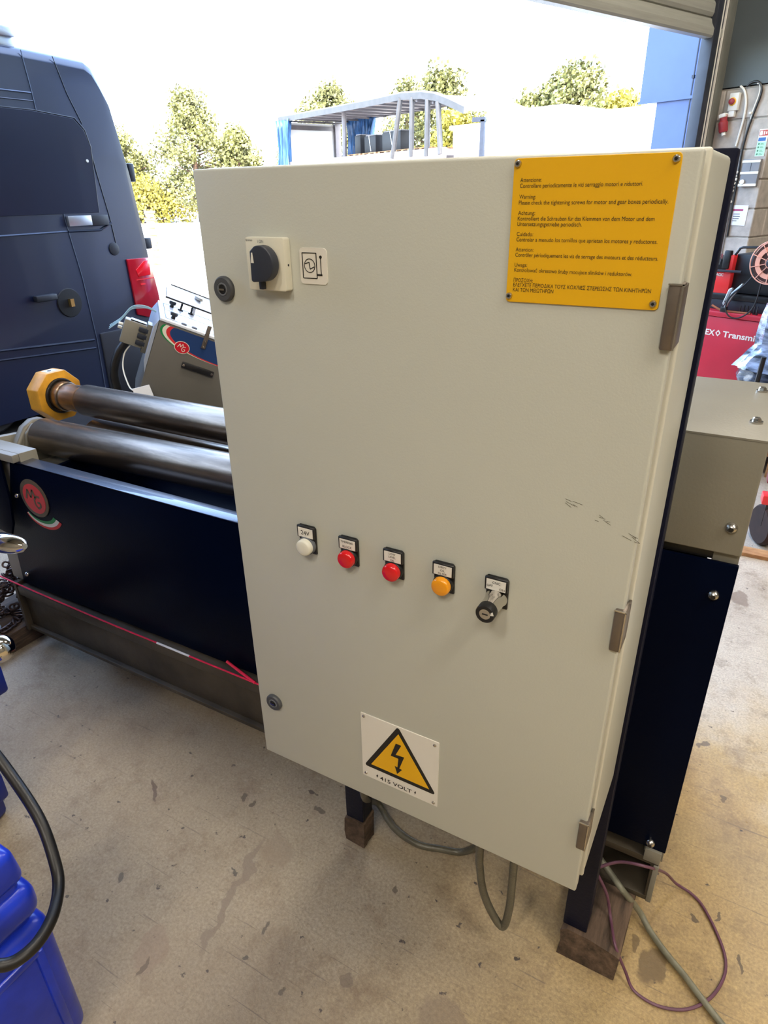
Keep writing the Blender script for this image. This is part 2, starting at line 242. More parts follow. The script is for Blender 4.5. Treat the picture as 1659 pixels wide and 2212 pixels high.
# ---------------------------------------------------------------- mesh builder
class MB:
    def __init__(s): s.v = []; s.f = []; s.T = Matrix.Identity(4)
    def add(s, vs, fs):
        o = len(s.v); s.v += [s.T @ Vector(p) for p in vs]; s.f += [[i + o for i in f] for f in fs]; return s
    def box(s, x0, x1, y0, y1, z0, z1):
        return s.add([(x0, y0, z0), (x1, y0, z0), (x1, y1, z0), (x0, y1, z0), (x0, y0, z1), (x1, y0, z1), (x1, y1, z1), (x0, y1, z1)],
                     [(3, 2, 1, 0), (4, 5, 6, 7), (0, 1, 5, 4), (1, 2, 6, 5), (2, 3, 7, 6), (3, 0, 4, 7)])
    def prism(s, pts, axis, a, b):
        """polygon pts (2D, ccw or cw) extruded along axis 'x','y','z' between a and b"""
        def p3(p, t):
            return {'x': (t, p[0], p[1]), 'y': (p[0], t, p[1]), 'z': (p[0], p[1], t)}[axis]
        n = len(pts); vs = [p3(p, a) for p in pts] + [p3(p, b) for p in pts]
        fs = [list(range(n))[::-1], list(range(n, 2 * n))] + [(i, (i + 1) % n, n + (i + 1) % n, n + i) for i in range(n)]
        return s.add(vs, fs)
    def ring(s, c, axis, prof, n=32, caps=True):
        """lathe: prof = [(t along axis, radius)]"""
        c = Vector(c); ax = {'x': Vector((1, 0, 0)), 'y': Vector((0, 1, 0)), 'z': Vector((0, 0, 1))}[axis] if isinstance(axis, str) else Vector(axis).normalized()
        e1 = ax.orthogonal().normalized(); e2 = ax.cross(e1); vs = []; fs = []
        for t, r in prof:
            for k in range(n):
                a = 2 * PI * k / n; vs.append(c + ax * t + (e1 * math.cos(a) + e2 * math.sin(a)) * r)
        for i in range(len(prof) - 1):
            for k in range(n): fs.append((i * n + k, i * n + (k + 1) % n, (i + 1) * n + (k + 1) % n, (i + 1) * n + k))
        if caps: fs.append(list(range(n))[::-1]); fs.append([(len(prof) - 1) * n + k for k in range(n)])
        return s.add(vs, fs)
    def cyl(s, c, axis, r, t0, t1, n=24): return s.ring(c, axis, [(t0, r), (t1, r)], n)
    def torus(s, c, axis, R, r, n=32, k=8, sx=1.0, sy=1.0):
        c = Vector(c); ax = {'x': Vector((1, 0, 0)), 'y': Vector((0, 1, 0)), 'z': Vector((0, 0, 1))}[axis] if isinstance(axis, str) else Vector(axis).normalized()
        e1 = ax.orthogonal().normalized(); e2 = ax.cross(e1); vs = []; fs = []
        for i in range(n):
            a = 2 * PI * i / n; d = e1 * math.cos(a) * sx + e2 * math.sin(a) * sy
            for j in range(k):
                b = 2 * PI * j / k; vs.append(c + d * R + d.normalized() * r * math.cos(b) + ax * r * math.sin(b))
        for i in range(n):
            for j in range(k): fs.append((i * k + j, ((i + 1) % n) * k + j, ((i + 1) % n) * k + (j + 1) % k, i * k + (j + 1) % k))
        return s.add(vs, fs)
    def tube(s, pts, r, k=10, sub=6, smooth=True):
        P = [Vector(p) for p in pts]
        if smooth and len(P) > 2:
            Q = []
            for i in range(len(P) - 1):
                p0 = P[max(i - 1, 0)]; p1 = P[i]; p2 = P[i + 1]; p3 = P[min(i + 2, len(P) - 1)]
                for j in range(sub):
                    t = j / sub
                    Q.append(0.5 * ((2 * p1) + (p2 - p0) * t + (2 * p0 - 5 * p1 + 4 * p2 - p3) * t * t + (3 * p1 - p0 - 3 * p2 + p3) * t ** 3))
            Q.append(P[-1]); P = Q
        up = Vector((0.13, 0.27, 0.95)); vs = []; fs = []
        d0 = (P[1] - P[0]).normalized(); e1 = d0.cross(up)
        if e1.length < 0.1: e1 = d0.cross(Vector((1, 0, 0)))
        e1.normalize()
        for i, p in enumerate(P):
            d = (P[min(i + 1, len(P) - 1)] - P[max(i - 1, 0)]).normalized()
            e1 = (e1 - d * e1.dot(d)).normalized(); e2 = d.cross(e1)
            for j in range(k):
                a = 2 * PI * j / k; vs.append(p + (e1 * math.cos(a) + e2 * math.sin(a)) * r)
        for i in range(len(P) - 1):
            for j in range(k): fs.append((i * k + j, i * k + (j + 1) % k, (i + 1) * k + (j + 1) % k, (i + 1) * k + j))
        fs.append(list(range(k))[::-1]); fs.append([(len(P) - 1) * k + j for j in range(k)])
        return s.add(vs, fs)
    def build(s, name, m, parent=None, bevel=0.0, seg=2, smooth=True, label=None, kind=None, local=False):
        """world-space verts unless local=True; the mesh is stored relative to its thing's base"""
        me = bpy.data.meshes.new(name)
        inv = Matrix.Identity(4)
        if parent is not None and not local: inv = parent_world(parent).inverted()
        me.from_pydata([inv @ Vector(p) for p in s.v], [], s.f)
        bm = bmesh.new(); bm.from_mesh(me)
        bmesh.ops.recalc_face_normals(bm, faces=bm.faces)
        if bevel > 0:
            ed = [e for e in bm.edges if len(e.link_faces) == 2 and e.calc_face_angle(0) > 0.6]
            bmesh.ops.bevel(bm, geom=ed, offset=bevel, segments=seg, profile=0.5, affect='EDGES', clamp_overlap=True)
        bm.to_mesh(me); bm.free()
        if smooth:
            for p in me.polygons: p.use_smooth = True
            try: me.set_sharp_from_angle(angle=math.radians(38))
            except Exception: pass
        me.materials.append(M[m] if isinstance(m, str) else m)
        o = bpy.data.objects.new(name, me); COL.objects.link(o)
        if parent is not None:
            o.parent = parent
        if label: o['label'] = label
        if kind: o['kind'] = kind
        return o
def parent_world(o):
    m = Matrix.Identity(4); p = o
    while p is not None: m = p.matrix_basis @ m; p = p.parent
    return m
def upd(o):
    bpy.context.view_layer.update(); return o
def tag(o, label=None, cat=None, group=None, kind=None):
    if label: o['label'] = label
    if cat: o['category'] = cat
    if group: o['group'] = group
    if kind: o['kind'] = kind
    return o
def thing(name, label, cat, loc=(0, 0, 0), rz=0.0, group=None, rot=None):
    o = bpy.data.objects.new(name, None); COL.objects.link(o); o.empty_display_size = 0.1
    o.location = loc; o.rotation_euler = rot if rot else (0, 0, rz)
    tag(o, label, cat, group); bpy.context.view_layer.update(); return o
def base(mb, mname, name, label, cat, group=None, **k):
    """a thing that is one mesh, its origin on its own base"""
    c = Vector((sum(p.x for p in mb.v) / len(mb.v), sum(p.y for p in mb.v) / len(mb.v), min(p.z for p in mb.v)))
    mb.v = [p - c for p in mb.v]; o = mb.build(name, mname, None, **k); o.location = c
    return tag(o, label, cat, group)
def text(body, m, parent, org, xd, zd, width=None, size=0.01, align='LEFT', name='lettering', ext=0.0002, off=0.0, local=False, shear=0.0):
    """flat print: text laid on a plane from its baseline start org, along xd, upright zd"""
    cu = bpy.data.curves.new(name, 'FONT'); cu.body = body; cu.size = 1.0; cu.extrude = 0.0; cu.offset = off / size; cu.shear = shear
    cu.resolution_u = 5
    o = bpy.data.objects.new('tmp_text', cu); COL.objects.link(o); bpy.context.view_layer.update()
    dg = bpy.context.evaluated_depsgraph_get(); me = bpy.data.meshes.new_from_object(o.evaluated_get(dg))
    bpy.data.objects.remove(o); bpy.data.curves.remove(cu)
    for v in me.vertices: v.co *= size
    xs = [v.co.x for v in me.vertices]; w = max(xs) - min(xs); x0 = min(xs)
    sx = (width / w) if width else 1.0
    dx = {'LEFT': -x0, 'CENTER': -x0 - w / 2, 'RIGHT': -x0 - w}[align]
    xd = Vector(xd).normalized(); zd = Vector(zd).normalized(); nd = xd.cross(zd); org = Vector(org)
    mb = MB(); mb.v = [org + xd * ((v.co.x + dx) * sx) + zd * v.co.y + nd * 0.00025 for v in me.vertices]; mb.f = [list(p.vertices) for p in me.polygons]
    bpy.data.meshes.remove(me)
    return mb.build(name, m, parent, smooth=False, local=local)
def ell(cx, cy, rx, ry, n=40, a0=0.0, a1=2 * PI):
    full = abs(a1 - a0 - 2 * PI) < 1e-6
    return [(cx + rx * math.cos(a0 + (a1 - a0) * k / (n if full else n - 1)), cy + ry * math.sin(a0 + (a1 - a0) * k / (n if full else n - 1))) for k in range(n)]
def rrect(x0, x1, z0, z1, r, n=5):
    p = []
    for cx, cz, a in ((x1 - r, z1 - r, 0), (x0 + r, z1 - r, PI / 2), (x0 + r, z0 + r, PI), (x1 - r, z0 + r, 1.5 * PI)):
        for k in range(n): t = a + PI / 2 * k / (n - 1); p.append((cx + r * math.cos(t), cz + r * math.sin(t)))
    return p
def copies(o, parent, mats):
    for mw in mats:
        c = o.copy(); COL.objects.link(c); c.parent = parent; c.matrix_parent_inverse = Matrix.Identity(4); c.matrix_basis = mw

# ================================================================ SETTING
def wallmb():
    mb = MB(); mb.T = Matrix.Translation(P0) @ Matrix.Rotation(RZ_WALL, 4, 'Z'); return mb
def struct(mb, name, m, **k):
    o = mb.build(name, m, None, **k); o['kind'] = 'structure'; return o
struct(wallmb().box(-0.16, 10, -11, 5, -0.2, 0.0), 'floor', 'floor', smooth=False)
struct(wallmb().box(-110, -2.7, -90, 80, -0.2, -0.004), 'ground', 'yard', smooth=False)
struct(wallmb().box(-2.7, -0.161, -90, 80, -0.2, -0.004), 'ground_shade_strip', 'shadeground', smooth=False)  # dark strip of ground: the shade outside the doorway is painted in
struct(wallmb().box(10, 10.2, -11, 5, 0, 5.3), 'wall_back', 'inwall', smooth=False)
struct(wallmb().box(-0.2, 10.2, -11.2, -11, 0, 5.3), 'wall_left', 'inwall', smooth=False)
struct(wallmb().box(0.53, 10.2, 5, 5.2, 0, 5.3), 'wall_end', 'inwall', smooth=False)
struct(wallmb().box(-0.3, 10.2, -11.2, 5.2, 5.3, 5.5), 'ceiling', 'ceil', smooth=False)
wf = struct(wallmb().box(-0.16, 0.0, -11, 0.1, 3.45, 5.3), 'wall_front', 'clad', smooth=False)
struct(wallmb().box(-0.16, 0.3, -11, -8.2, 0, 3.45), 'wall_front_left', 'inwall', smooth=False)
# concrete block pier at the right of the shutter: its blocks are real, joints recessed
wr = struct(wallmb().box(-0.15, 0.518, 0.132, 5.0, 0, 2.262), 'wall_right', 'mortar', smooth=False)
wallmb().box(-0.16, 0.535, 0.115, 5.0, 2.27, 5.3).build('cladding_panel', 'clad', wr, smooth=False)
for z in (3.1, 3.9): wallmb().box(-0.16, 0.545, 0.105, 5.0, z, z + 0.02).build('cladding_joint', 'guide', wr, smooth=False)
CO = 0.228
for k in range(10):
    z0 = 2.262 - (k + 1) * CO; z1 = z0 + CO - 0.011
    if k % 2 == 0: rows = [(0.09, 0.53, 0.12, 0.335), (-0.14, 0.079, 0.12, 0.335)]; y = 0.346
    else: rows = [(0.315, 0.53, 0.12, 0.56), (-0.125, 0.304, 0.12, 0.335)]; y = 0.571
    while y < 2.6: rows.append((0.315, 0.53, y, y + 0.44)); y += 0.451
    for x0, x1, y0, y1 in rows: wallmb().box(x0, x1, y0, y1, z0, z1).build('block', 'block', wr, bevel=0.006, seg=1, smooth=False)
# roller shutter, half raised
d1 = struct(wallmb().box(-0.012, 0.0, -8.2, -0.06, 2.70, 3.5), 'door_1', 'shutter', smooth=False)
d1['label'] = 'grey steel roller shutter raised above the open doorway'
for k in range(6):
    z = 2.735 + k * 0.118
    pr = [(-0.014, z), (0.012, z + 0.006), (0.024, z + 0.03), (0.024, z + 0.088), (0.012, z + 0.110), (-0.014, z + 0.115)]
    wallmb().prism(pr, 'y', -8.2, 0.035).build('slat', 'shutter', d1, smooth=False)
pr = [(-0.03, 2.60), (0.035, 2.60), (0.045, 2.615), (0.045, 2.66), (0.02, 2.70), (0.012, 2.728), (-0.03, 2.728)]
wallmb().prism(pr, 'y', -8.2, 0.0).build('bottom_bar', 'shutter', d1, smooth=False, label='darker bottom bar of the shutter')
wallmb().box(-0.05, 0.05, -0.168, -0.085, 0, 3.5).build('guide_channel', 'guide', d1, bevel=0.004)
wallmb().box(-0.02, 0.04, -0.070, -0.030, 0, 3.5).build('guide_channel', 'guide', d1, bevel=0.004)
for y in (-0.078, -0.026): wallmb().box(0.0, 0.052, y - 0.006, y + 0.006, 0, 3.5).build('guide_strip', 'white', d1, label='thin edge strip of the guide, its daylight glint painted white')  # white stands in for daylight reflected by the metal edges
wallmb().box(-0.05, 0.065, -0.018, 0.062, 0, 3.5).build('guide_channel', 'guideg', d1, bevel=0.005)
wallmb().box(-0.05, 0.05, 0.066, 0.118, 0, 3.5).build('guide_channel', 'guideg', d1, bevel=0.005)
# blue cladded wing of the building outside the doorway
wing = thing('exterior_building', 'blue clad building corner just outside the doorway at the right', 'building', bw(-0.5, 0.35))
wallmb().box(-0.86, -0.165, 0.30, 4.0, 2.262, 6.0).build('upper_cladding', 'bluewing', wing, smooth=False)
wallmb().box(-0.685, -0.165, 0.32, 4.0, 0, 2.262).build('lower_cladding', 'bluewing', wing, smooth=False)
wallmb().box(-0.87, -0.165, 0.292, 0.31, 2.245, 2.268).build('drip_flashing', 'bluewing', wing, smooth=False)
wallmb().box(-0.345, -0.336, 0.296, 0.305, 0, 6.0).build('panel_joint', 'guide', wing, smooth=False)
wallmb().box(-0.352, -0.330, 0.285, 0.30, 2.40, 2.425).build('cladding_bolt', 'guide', wing, smooth=False)
# ceiling lamps (above the frame)
for k, (x, y) in enumerate([(4.0, -9.0), (2.2, -4.6), (2.2, -1.2), (5.6, -8.6), (5.6, -5.4), (5.6, -1.6), (8.6, -5.0)]):
    t = thing('ceiling_light', 'long ceiling lamp hanging ' + ('nearest the door, left of three', 'nearest the door, middle of three', 'nearest the door, above the block pier', 'in the middle row, left end', 'in the middle row, centre', 'in the middle row, right end', 'alone by the back wall')[k], 'lamp', bw(x, y, 4.9), RZ_WALL, 'ceiling lamps out of view')
    MB().box(-0.16, 0.16, -0.75, 0.75, 0.0, 0.10).build('housing', 'white', t, local=True, bevel=0.01)
    MB().box(-0.14, 0.14, -0.72, 0.72, -0.012, -0.001).build('diffuser', 'lamp', t, local=True)
    for s in (-0.5, 0.5): MB().box(-0.01, 0.01, s - 0.01, s + 0.01, 0.10, 0.40).build('hanger', 'alu', t, local=True)

# ================================================================ ELECTRICAL CABINET
cab = thing('electrical_cabinet', 'tall light grey electrical control cabinet on dark blue legs in the foreground', 'electrical cabinet', (0.3, 0.28, 0.08))
X1 = (1, 0, 0); Z1 = (0, 0, 1)
door = MB().box(0.0, 0.6, 0.0, 0.019, 0.55, 1.55).build('door', 'cream', cab, bevel=0.003, seg=3)
MB().box(0.020, 0.580, 0.018, 0.0295, 0.570, 1.532).build('door_seal', 'seal', cab)
MB().box(-0.003, 0.6040, 0.0285, 0.036, 0.552, 1.552).build('front_rim', 'cream_lip', cab, bevel=0.0035, seg=3)
MB().box(-0.002, 0.6035, 0.033, 0.253, 0.553, 1.552).build('body', 'cream', cab, bevel=0.007, seg=3)
for z0, z1 in ((1.376, 1.438), (1.011, 1.070), (0.651, 0.706)):
    h = MB().box(0.590, 0.6035, -0.006, 0.021, z0, z1).build('hinge', 'hinge', cab, bevel=0.0022)
    MB().box(0.6005, 0.604, -0.0065, 0.030, z0 + 0.002, z1 - 0.002).build('hinge_knuckle', 'hinge', h, bevel=0.001)
    MB().box(0.5897, 0.6037, -0.0067, -0.0052, z1 - 0.0012, z1 + 0.0004).box(0.6022, 0.6037, -0.0067, -0.0054, z0 + 0.001, z1).build('hinge_edge', 'steel', h)
for cx, cz in ((0.0335, 1.4065), (0.0370, 0.687)):
    l = MB().ring((cx, 0, cz), 'y', [(0, 0.0165), (-0.004, 0.0165), (-0.0065, 0.0145), (-0.0065, 0.009), (-0.0045, 0.0085)], 32).build('lock', 'lockgrey', cab, label='round dark grey quarter turn lock')
    MB().torus((cx, -0.0062, cz), 'y', 0.0075, 0.0012, 28, 6).build('lock_ring', 'greyprint', l)
    MB().cyl((cx, 0, cz), 'y', 0.0065, -0.0062, -0.0028).build('lock_insert', 'black', l)
    MB().box(cx - 0.0045, cx + 0.0045, -0.0085, -0.005, cz - 0.0011, cz + 0.0011).build('lock_key_bar', 'steel', l)
# main isolator switch
sw = MB()
sw.prism(rrect(0.087, 0.147, 1.4097, 1.4725, 0.003), 'y', -0.0135, 0.0)
swo = sw.build('isolator_switch', 'cremep', cab, bevel=0.0012, label='cream isolator switch with dark knob')
kb = MB(); kp = [(x, z) for x, z in ell(0.1205, 1.4430, 0.0205, 0.0212, 26, -0.40 * PI, 0.62 * PI)] + [(0.1062, 1.4575), (0.1052, 1.4232), (0.1075, 1.4212)]
kb.prism(kp, 'y', -0.030, -0.0165); kb.cyl((0.118, 0, 1.4415), 'y', 0.0175, -0.018, -0.0134)
kk = kb.build('knob', 'knobnavy', swo, bevel=0.0025, seg=3)
MB().prism([(0.1078, 1.4440), (0.1122, 1.4440), (0.1110, 1.4560), (0.1096, 1.4560)], 'y', -0.0306, -0.0300).build('pointer', 'white', swo)
MB().box(0.1085, 0.1150, -0.0200, -0.0134, 1.4115, 1.4215).build('padlock_tab', 'knobnavy', swo, bevel=0.001)
MB().cyl((0.1470, -0.0065, 1.4405), 'x', 0.0014, -0.001, 0.0003, 12).build('side_screw', 'black', swo)
text('I ON', 'greyprint', swo, (0.1075, -0.0137, 1.4660), X1, Z1, width=0.009, size=0.0050)
text('Bremas', 'greyprint', swo, (0.0890, -0.0137, 1.4680), X1, Z1, width=0.0105, size=0.0036)
# pictogram label
pic = MB().prism(rrect(0.161, 0.2008, 1.419, 1.4608, 0.0045), 'y', -0.0012, 0.0).build('symbol_label', 'signwhite', cab)
g = MB()
def line2(mb, a, b, w, y0, y1):
    a = Vector((a[0], a[1])); b = Vector((b[0], b[1])); d = (b - a).normalized(); n = Vector((-d.y, d.x)) * w / 2
    mb.prism([tuple(a + n), tuple(b + n), tuple(b - n), tuple(a - n)], 'y', y0, y1)
fr = [(0.1652, 1.4550), (0.1858, 1.4550), (0.1858, 1.4258), (0.1652, 1.4258)]
for i in range(4): line2(g, fr[i], fr[(i + 1) % 4], 0.0011, -0.0016, -0.0011)
g.torus((0.1755, -0.0014, 1.4404), 'y', 0.0078, 0.0005, 32, 6)
zz = [(0.1688, 1.4424), (0.1750, 1.4444), (0.1760, 1.4364), (0.1822, 1.4392)]
for i in range(3): line2(g, zz[i], zz[i + 1], 0.0011, -0.0016, -0.0011)
line2(g, (0.1922, 1.4298), (0.1922, 1.4500), 0.0010, -0.0016, -0.0011); line2(g, (0.1858, 1.4300), (0.1936, 1.4300), 0.0020, -0.0016, -0.0011)
g.cyl((0.1922, 0, 1.4506), 'y', 0.0019, -0.0016, -0.0011, 16)
g.build('pictogram', 'print', pic)
# yellow warning plate in seven languages
pla = MB().prism(rrect(0.4294, 0.5834, 1.4126, 1.5475, 0.004), 'y', -0.0018, 0.0).build('warning_plate', 'yellow', cab, bevel=0.0004, seg=1, label='yellow warning plate with black text in seven languages')
for cx, cz in ((0.4335, 1.5427), (0.5785, 1.5422), (0.4330, 1.4188), (0.5780, 1.4187)):
    r = MB().ring((cx, 0, cz), 'y', [(-0.0016, 0.0036), (-0.0030, 0.0034), (-0.0042, 0.0026), (-0.0042, 0.0015), (-0.0030, 0.0014)], 20).build('rivet', 'steel', pla)
    MB().cyl((cx, 0, cz), 'y', 0.0013, -0.0043, -0.0028, 14).build('rivet_hole', 'black', r)
for s, z, w in [('Attenzione:', 1.5266, 0.0215), ('Controllare periodicamente le viti serraggio motori e riduttori.', 1.5214, 0.1165), ('Warning:', 1.5117, 0.0168),
                ('Please check the tightening screws for motor and gear boxes periodically.', 1.5064, 0.1407), ('Achtung:', 1.4970, 0.0175),
                ('Kontrolliert die Schrauben f\u00fcr das Klemmen von dem Motor und dem', 1.4919, 0.1310), ('Untersetzungsgetriebe periodisch.', 1.4868, 0.0649), ('Cuidado:', 1.4775, 0.0172),
                ('Controlar a menudo los tornillos que aprietan los motores y reductores.', 1.4724, 0.1367), ('Attention:', 1.4629, 0.0188),
                ('Contr\u00f4ler p\u00e9riodiquement les vis de serrage des moteurs et des r\u00e9ducteurs.', 1.4578, 0.1396), ('Uwaga:', 1.4481, 0.0133),
                ('Kontrolowa\u0107 okresowo \u0161ruby mocujace slinik\u00f3w i reduktor\u00f3w.', 1.4431, 0.1183),
                ('\u03a0\u03a1\u039f\u03a3\u039f\u03a7\u0397:', 1.4330, 0.0207), ('\u0395\u039b\u0395\u0393\u03a7\u0395\u03a4\u0395 \u03a0\u0395\u03a1\u0399\u039f\u0394\u0399\u039a\u0391 \u03a4\u039f\u03a5\u03a3 \u039a\u039f\u03a7\u039b\u0399\u0395\u03a3 \u03a3\u03a4\u0395\u03a1\u0395\u03a9\u03a3\u0397\u03a3 \u03a4\u03a9\u039d \u039a\u0399\u039d\u0397\u03a4\u0397\u03a1\u03a9\u039d', 1.4284, 0.1376),
                ('\u039a\u0391\u0399 \u03a4\u03a9\u039d \u039c\u0395\u0399\u03a9\u03a4\u0397\u03a1\u03a9\u039d', 1.4234, 0.0432)]:
    s = s.translate({913: 65, 917: 69, 919: 72, 921: 73, 922: 75, 924: 77, 925: 78, 927: 79, 929: 80, 932: 84, 933: 89, 935: 88})   # same shapes, cleaner outlines
    text(s, 'print', pla, (0.4369, -0.0019, z), X1, Z1, width=w, size=0.0054)
# indicator lamps and key switch
def nameplate(cx, zt, lines, spec=None):
    mb = MB(); w = 0.0150
    mb.prism([(cx - w, zt - 0.0462), (cx + w, zt - 0.0462), (cx + w, zt - 0.003), (cx + w - 0.003, zt), (cx - w + 0.001, zt), (cx - w - 0.001, zt - 0.003), (cx - w - 0.001, zt - 0.0185), (cx - w, zt - 0.0195)], 'y', -0.0035, 0.0)
    mb.box(cx - w - 0.001, cx + w, -0.0075, -0.0034, zt - 0.0195, zt)
    return mb
for i, (cx, lens, lines) in enumerate([(0.1423, 'whitelens', ['24V']), (0.2163, 'redlens', ['THERMAL', 'BLOCK']), (0.2906, 'redlens', ['LOW', 'LEVEL', 'OIL']), (0.3675, 'amberlens', ['DIRTY', 'OIL', 'FILTER']), (0.4430, None, None)]):
    zt = (1.0748, 1.0738, 1.0728, 1.0728, 1.0718)[i]
    lab = ['white', 'first red', 'second red', 'amber', ''][i]
    hold = nameplate(cx, zt, lines).build('indicator_lamp' if lens else 'key_switch', 'black', cab, bevel=0.0008, seg=1,
                                          label=(lab + ' indicator lamp under its nameplate') if lens else 'chrome key switch under its off on nameplate')
    MB().box(cx - 0.0135, cx + 0.0128, -0.0081, -0.0074, zt - 0.0178, zt - 0.0026).build('nameplate', 'signwhite', hold)
    if lens:
        n = len(lines); hh = 0.0150 / n
        for j, s in enumerate(lines):
            sz = 0.0098 if n == 1 else (0.0050 if n == 2 else 0.0044)
            text(s, 'print', hold, (cx - 0.0004, -0.0082, zt - 0.0026 - hh * (j + 0.5) - sz * 0.36), X1, Z1, size=sz, align='CENTER', off=0.0)
        zc = zt - 0.0320
        MB().ring((cx, 0, zc), 'y', [(-0.0034, 0.0145), (-0.0085, 0.0145), (-0.0095, 0.0138)], 32).build('lamp_bezel', 'black' if lens != 'whitelens' else 'greyprint', hold)
        MB().ring((cx, 0, zc), 'y', [(-0.0090, 0.0132), (-0.0155, 0.0132), (-0.0175, 0.0122), (-0.0185, 0.0105), (-0.0188, 0.004)], 36).build('lens', lens, hold)
    else:
        text('CNC', 'print', hold, (cx, -0.0082, zt - 0.0082), X1, Z1, size=0.0050, align='CENTER')
        text('OFF', 'print', hold, (cx - 0.0125, -0.0082, zt - 0.0135), X1, Z1, size=0.0048)
        text('ON', 'print', hold, (cx + 0.0118, -0.0082, zt - 0.0162), X1, Z1, size=0.0048, align='RIGHT')
        zc = zt - 0.0320
        MB().ring((cx, 0, zc), 'y', [(-0.0034, 0.0148), (-0.0060, 0.0148), (-0.0085, 0.0140), (-0.012, 0.0132), (-0.030, 0.0122), (-0.034, 0.0125)], 36).build('chrome_collar', 'chrome', hold)
        MB().ring((cx, 0, zc), 'y', [(-0.033, 0.0128), (-0.044, 0.0128), (-0.0455, 0.0120), (-0.0455, 0.0078), (-0.044, 0.0076)], 36).build('black_ring', 'black', hold)
        MB().cyl((cx, 0, zc), 'y', 0.0074, -0.0452, -0.040, 28).build('key_barrel', 'steel', hold)
        MB().box(cx - 0.0035, cx + 0.0040, -0.0456, -0.0450, zc - 0.0008, zc + 0.0009).build('key_slot', 'black', hold)
        MB().prism([(cx + 0.0076, zc + 0.001), (cx + 0.0120, zc + 0.0018), (cx + 0.0105, zc + 0.0065), (cx + 0.0082, zc + 0.0048)], 'y', -0.0462, -0.0452).build('pointer_mark', 'white', hold)
# 415 volt sign
vs = MB().prism(rrect(0.2226, 0.3660, 0.6030, 0.7450, 0.001), 'y', -0.0014, 0.0).build('voltage_sign', 'signwhite', cab, label='white high voltage sign with yellow triangle')
def tri_round(pts, r, n=6):
    out = []
    c = (sum(p[0] for p in pts) / 3, sum(p[1] for p in pts) / 3)
    for i, p in enumerate(pts):
        d = Vector((p[0] - c[0], p[1] - c[1])).normalized(); ctr = Vector(p) - d * 2 * r; a = math.atan2(d.y, d.x)
        for k in range(n): t = a - PI / 3 + 2 * PI / 3 * k / (n - 1); out.append((ctr.x + r * math.cos(t), ctr.y + r * math.sin(t)))
    return out
MB().prism(tri_round([(0.2930, 0.7455), (0.2265, 0.6285), (0.3630, 0.6285)][::1], 0.0035), 'y', -0.0018, -0.0013).build('triangle_border', 'print', vs)
MB().prism([(0.2940, 0.7300), (0.2405, 0.6368), (0.3507, 0.6365)], 'y', -0.0022, -0.0017).build('triangle', 'yellow', vs)
MB().add([(x, -0.0026, z) for x, z in ((0.2895, 0.7083), (0.2997, 0.7083), (0.2890, 0.6830), (0.2796, 0.6766), (0.2905, 0.6830), (0.3051, 0.6850), (0.2943, 0.6765))],
         [(0, 1, 2), (0, 2, 3), (3, 2, 6), (2, 5, 6)]).add([(x, -0.0026, z) for x, z in ((0.3051, 0.6850), (0.2943, 0.6785), (0.2920, 0.6545), (0.2955, 0.6545), (0.2870, 0.6570), (0.2915, 0.6405), (0.3008, 0.6545))], [(0, 1, 2, 3), (4, 5, 6)]).build('lightning_bolt', 'print', vs, smooth=False)
text('415 VOLT', 'print', vs, (0.2570, -0.0015, 0.6085), X1, Z1, width=0.0615, size=0.0115, off=0.00015)
for bx in (0.2505, 0.3240):
    MB().add([(bx + x, -0.0017, 0.6085 + z) for x, z in ((0.0010, 0.0085), (0.0026, 0.0085), (0.0004, 0.0045), (0.0022, 0.0045), (0.0004, 0), (0.0008, 0.0036), (-0.0010, 0.0040))], [(0, 1, 3, 2), (2, 3, 4), (0, 2, 6)]).build('small_bolt_mark', 'print', vs, smooth=False)
for cx, cz in ((0.2287, 0.7393), (0.3590, 0.7372), (0.2293, 0.6105), (0.3590, 0.6095)):
    MB().ring((cx, 0, cz), 'y', [(-0.0014, 0.0030), (-0.0028, 0.0026), (-0.0033, 0.0015)], 14).build('screw', 'steel', vs)
for xx, yy in ((0.5234, 1.1975), (0.5590, 1.182), (0.590, 1.166)):
    sc_ = MB()
    for q in range(5): a = random.uniform(-0.7, 0.1); l = random.uniform(0.004, 0.012); ox = random.uniform(-0.008, 0.008); oz = random.uniform(-0.006, 0.006); line2(sc_, (xx + ox, yy + oz), (xx + ox + l, yy + oz + l * math.sin(a)), 0.0004, -0.00025, 0.0001)
    sc_.build('paint_scratch', 'castg', door)
# frame that carries the cabinet
def channel(x0, x1, y0, y1, z0, z1, t=0.006):
    return MB().box(x0, x1, y0, y0 + t, z0, z1).box(x0, x0 + t, y0 + t, y1, z0, z1).box(x1 - t, x1, y0 + t, y1, z0, z1)
channel(0.558, 0.6085, 0.256, 0.302, 0.083, 1.560).build('leg', 'navy_dark', cab, bevel=0.002)
channel(0.0, 0.050, 0.256, 0.302, 0.090, 1.520).build('leg', 'navy_dark', cab, bevel=0.002)
for z0 in (1.30, 0.70): MB().box(0.05, 0.555, 0.256, 0.264, z0, z0 + 0.09).build('cross_plate', 'navy_dark', cab, bevel=0.002)

# ================================================================ PLATE ROLLING MACHINE
mac = thing('plate_rolling_machine', 'long dark blue plate rolling machine with steel rolls behind the grey cabinet', 'bending machine', (-0.35, 0.7, 0.08))
def bolt(c, axis, r, m, parent, h=0.008, name='bolt'):
    c = Vector(c)
    b = MB().ring(c, axis, [(0, r * 1.05), (h * 0.35, r), (h * 0.75, r * 0.75), (h, r * 0.42), (h * 0.7, r * 0.40)], 20).build(name, m, parent, label='bright button head bolt' if m == 'steel' else None)
    return b
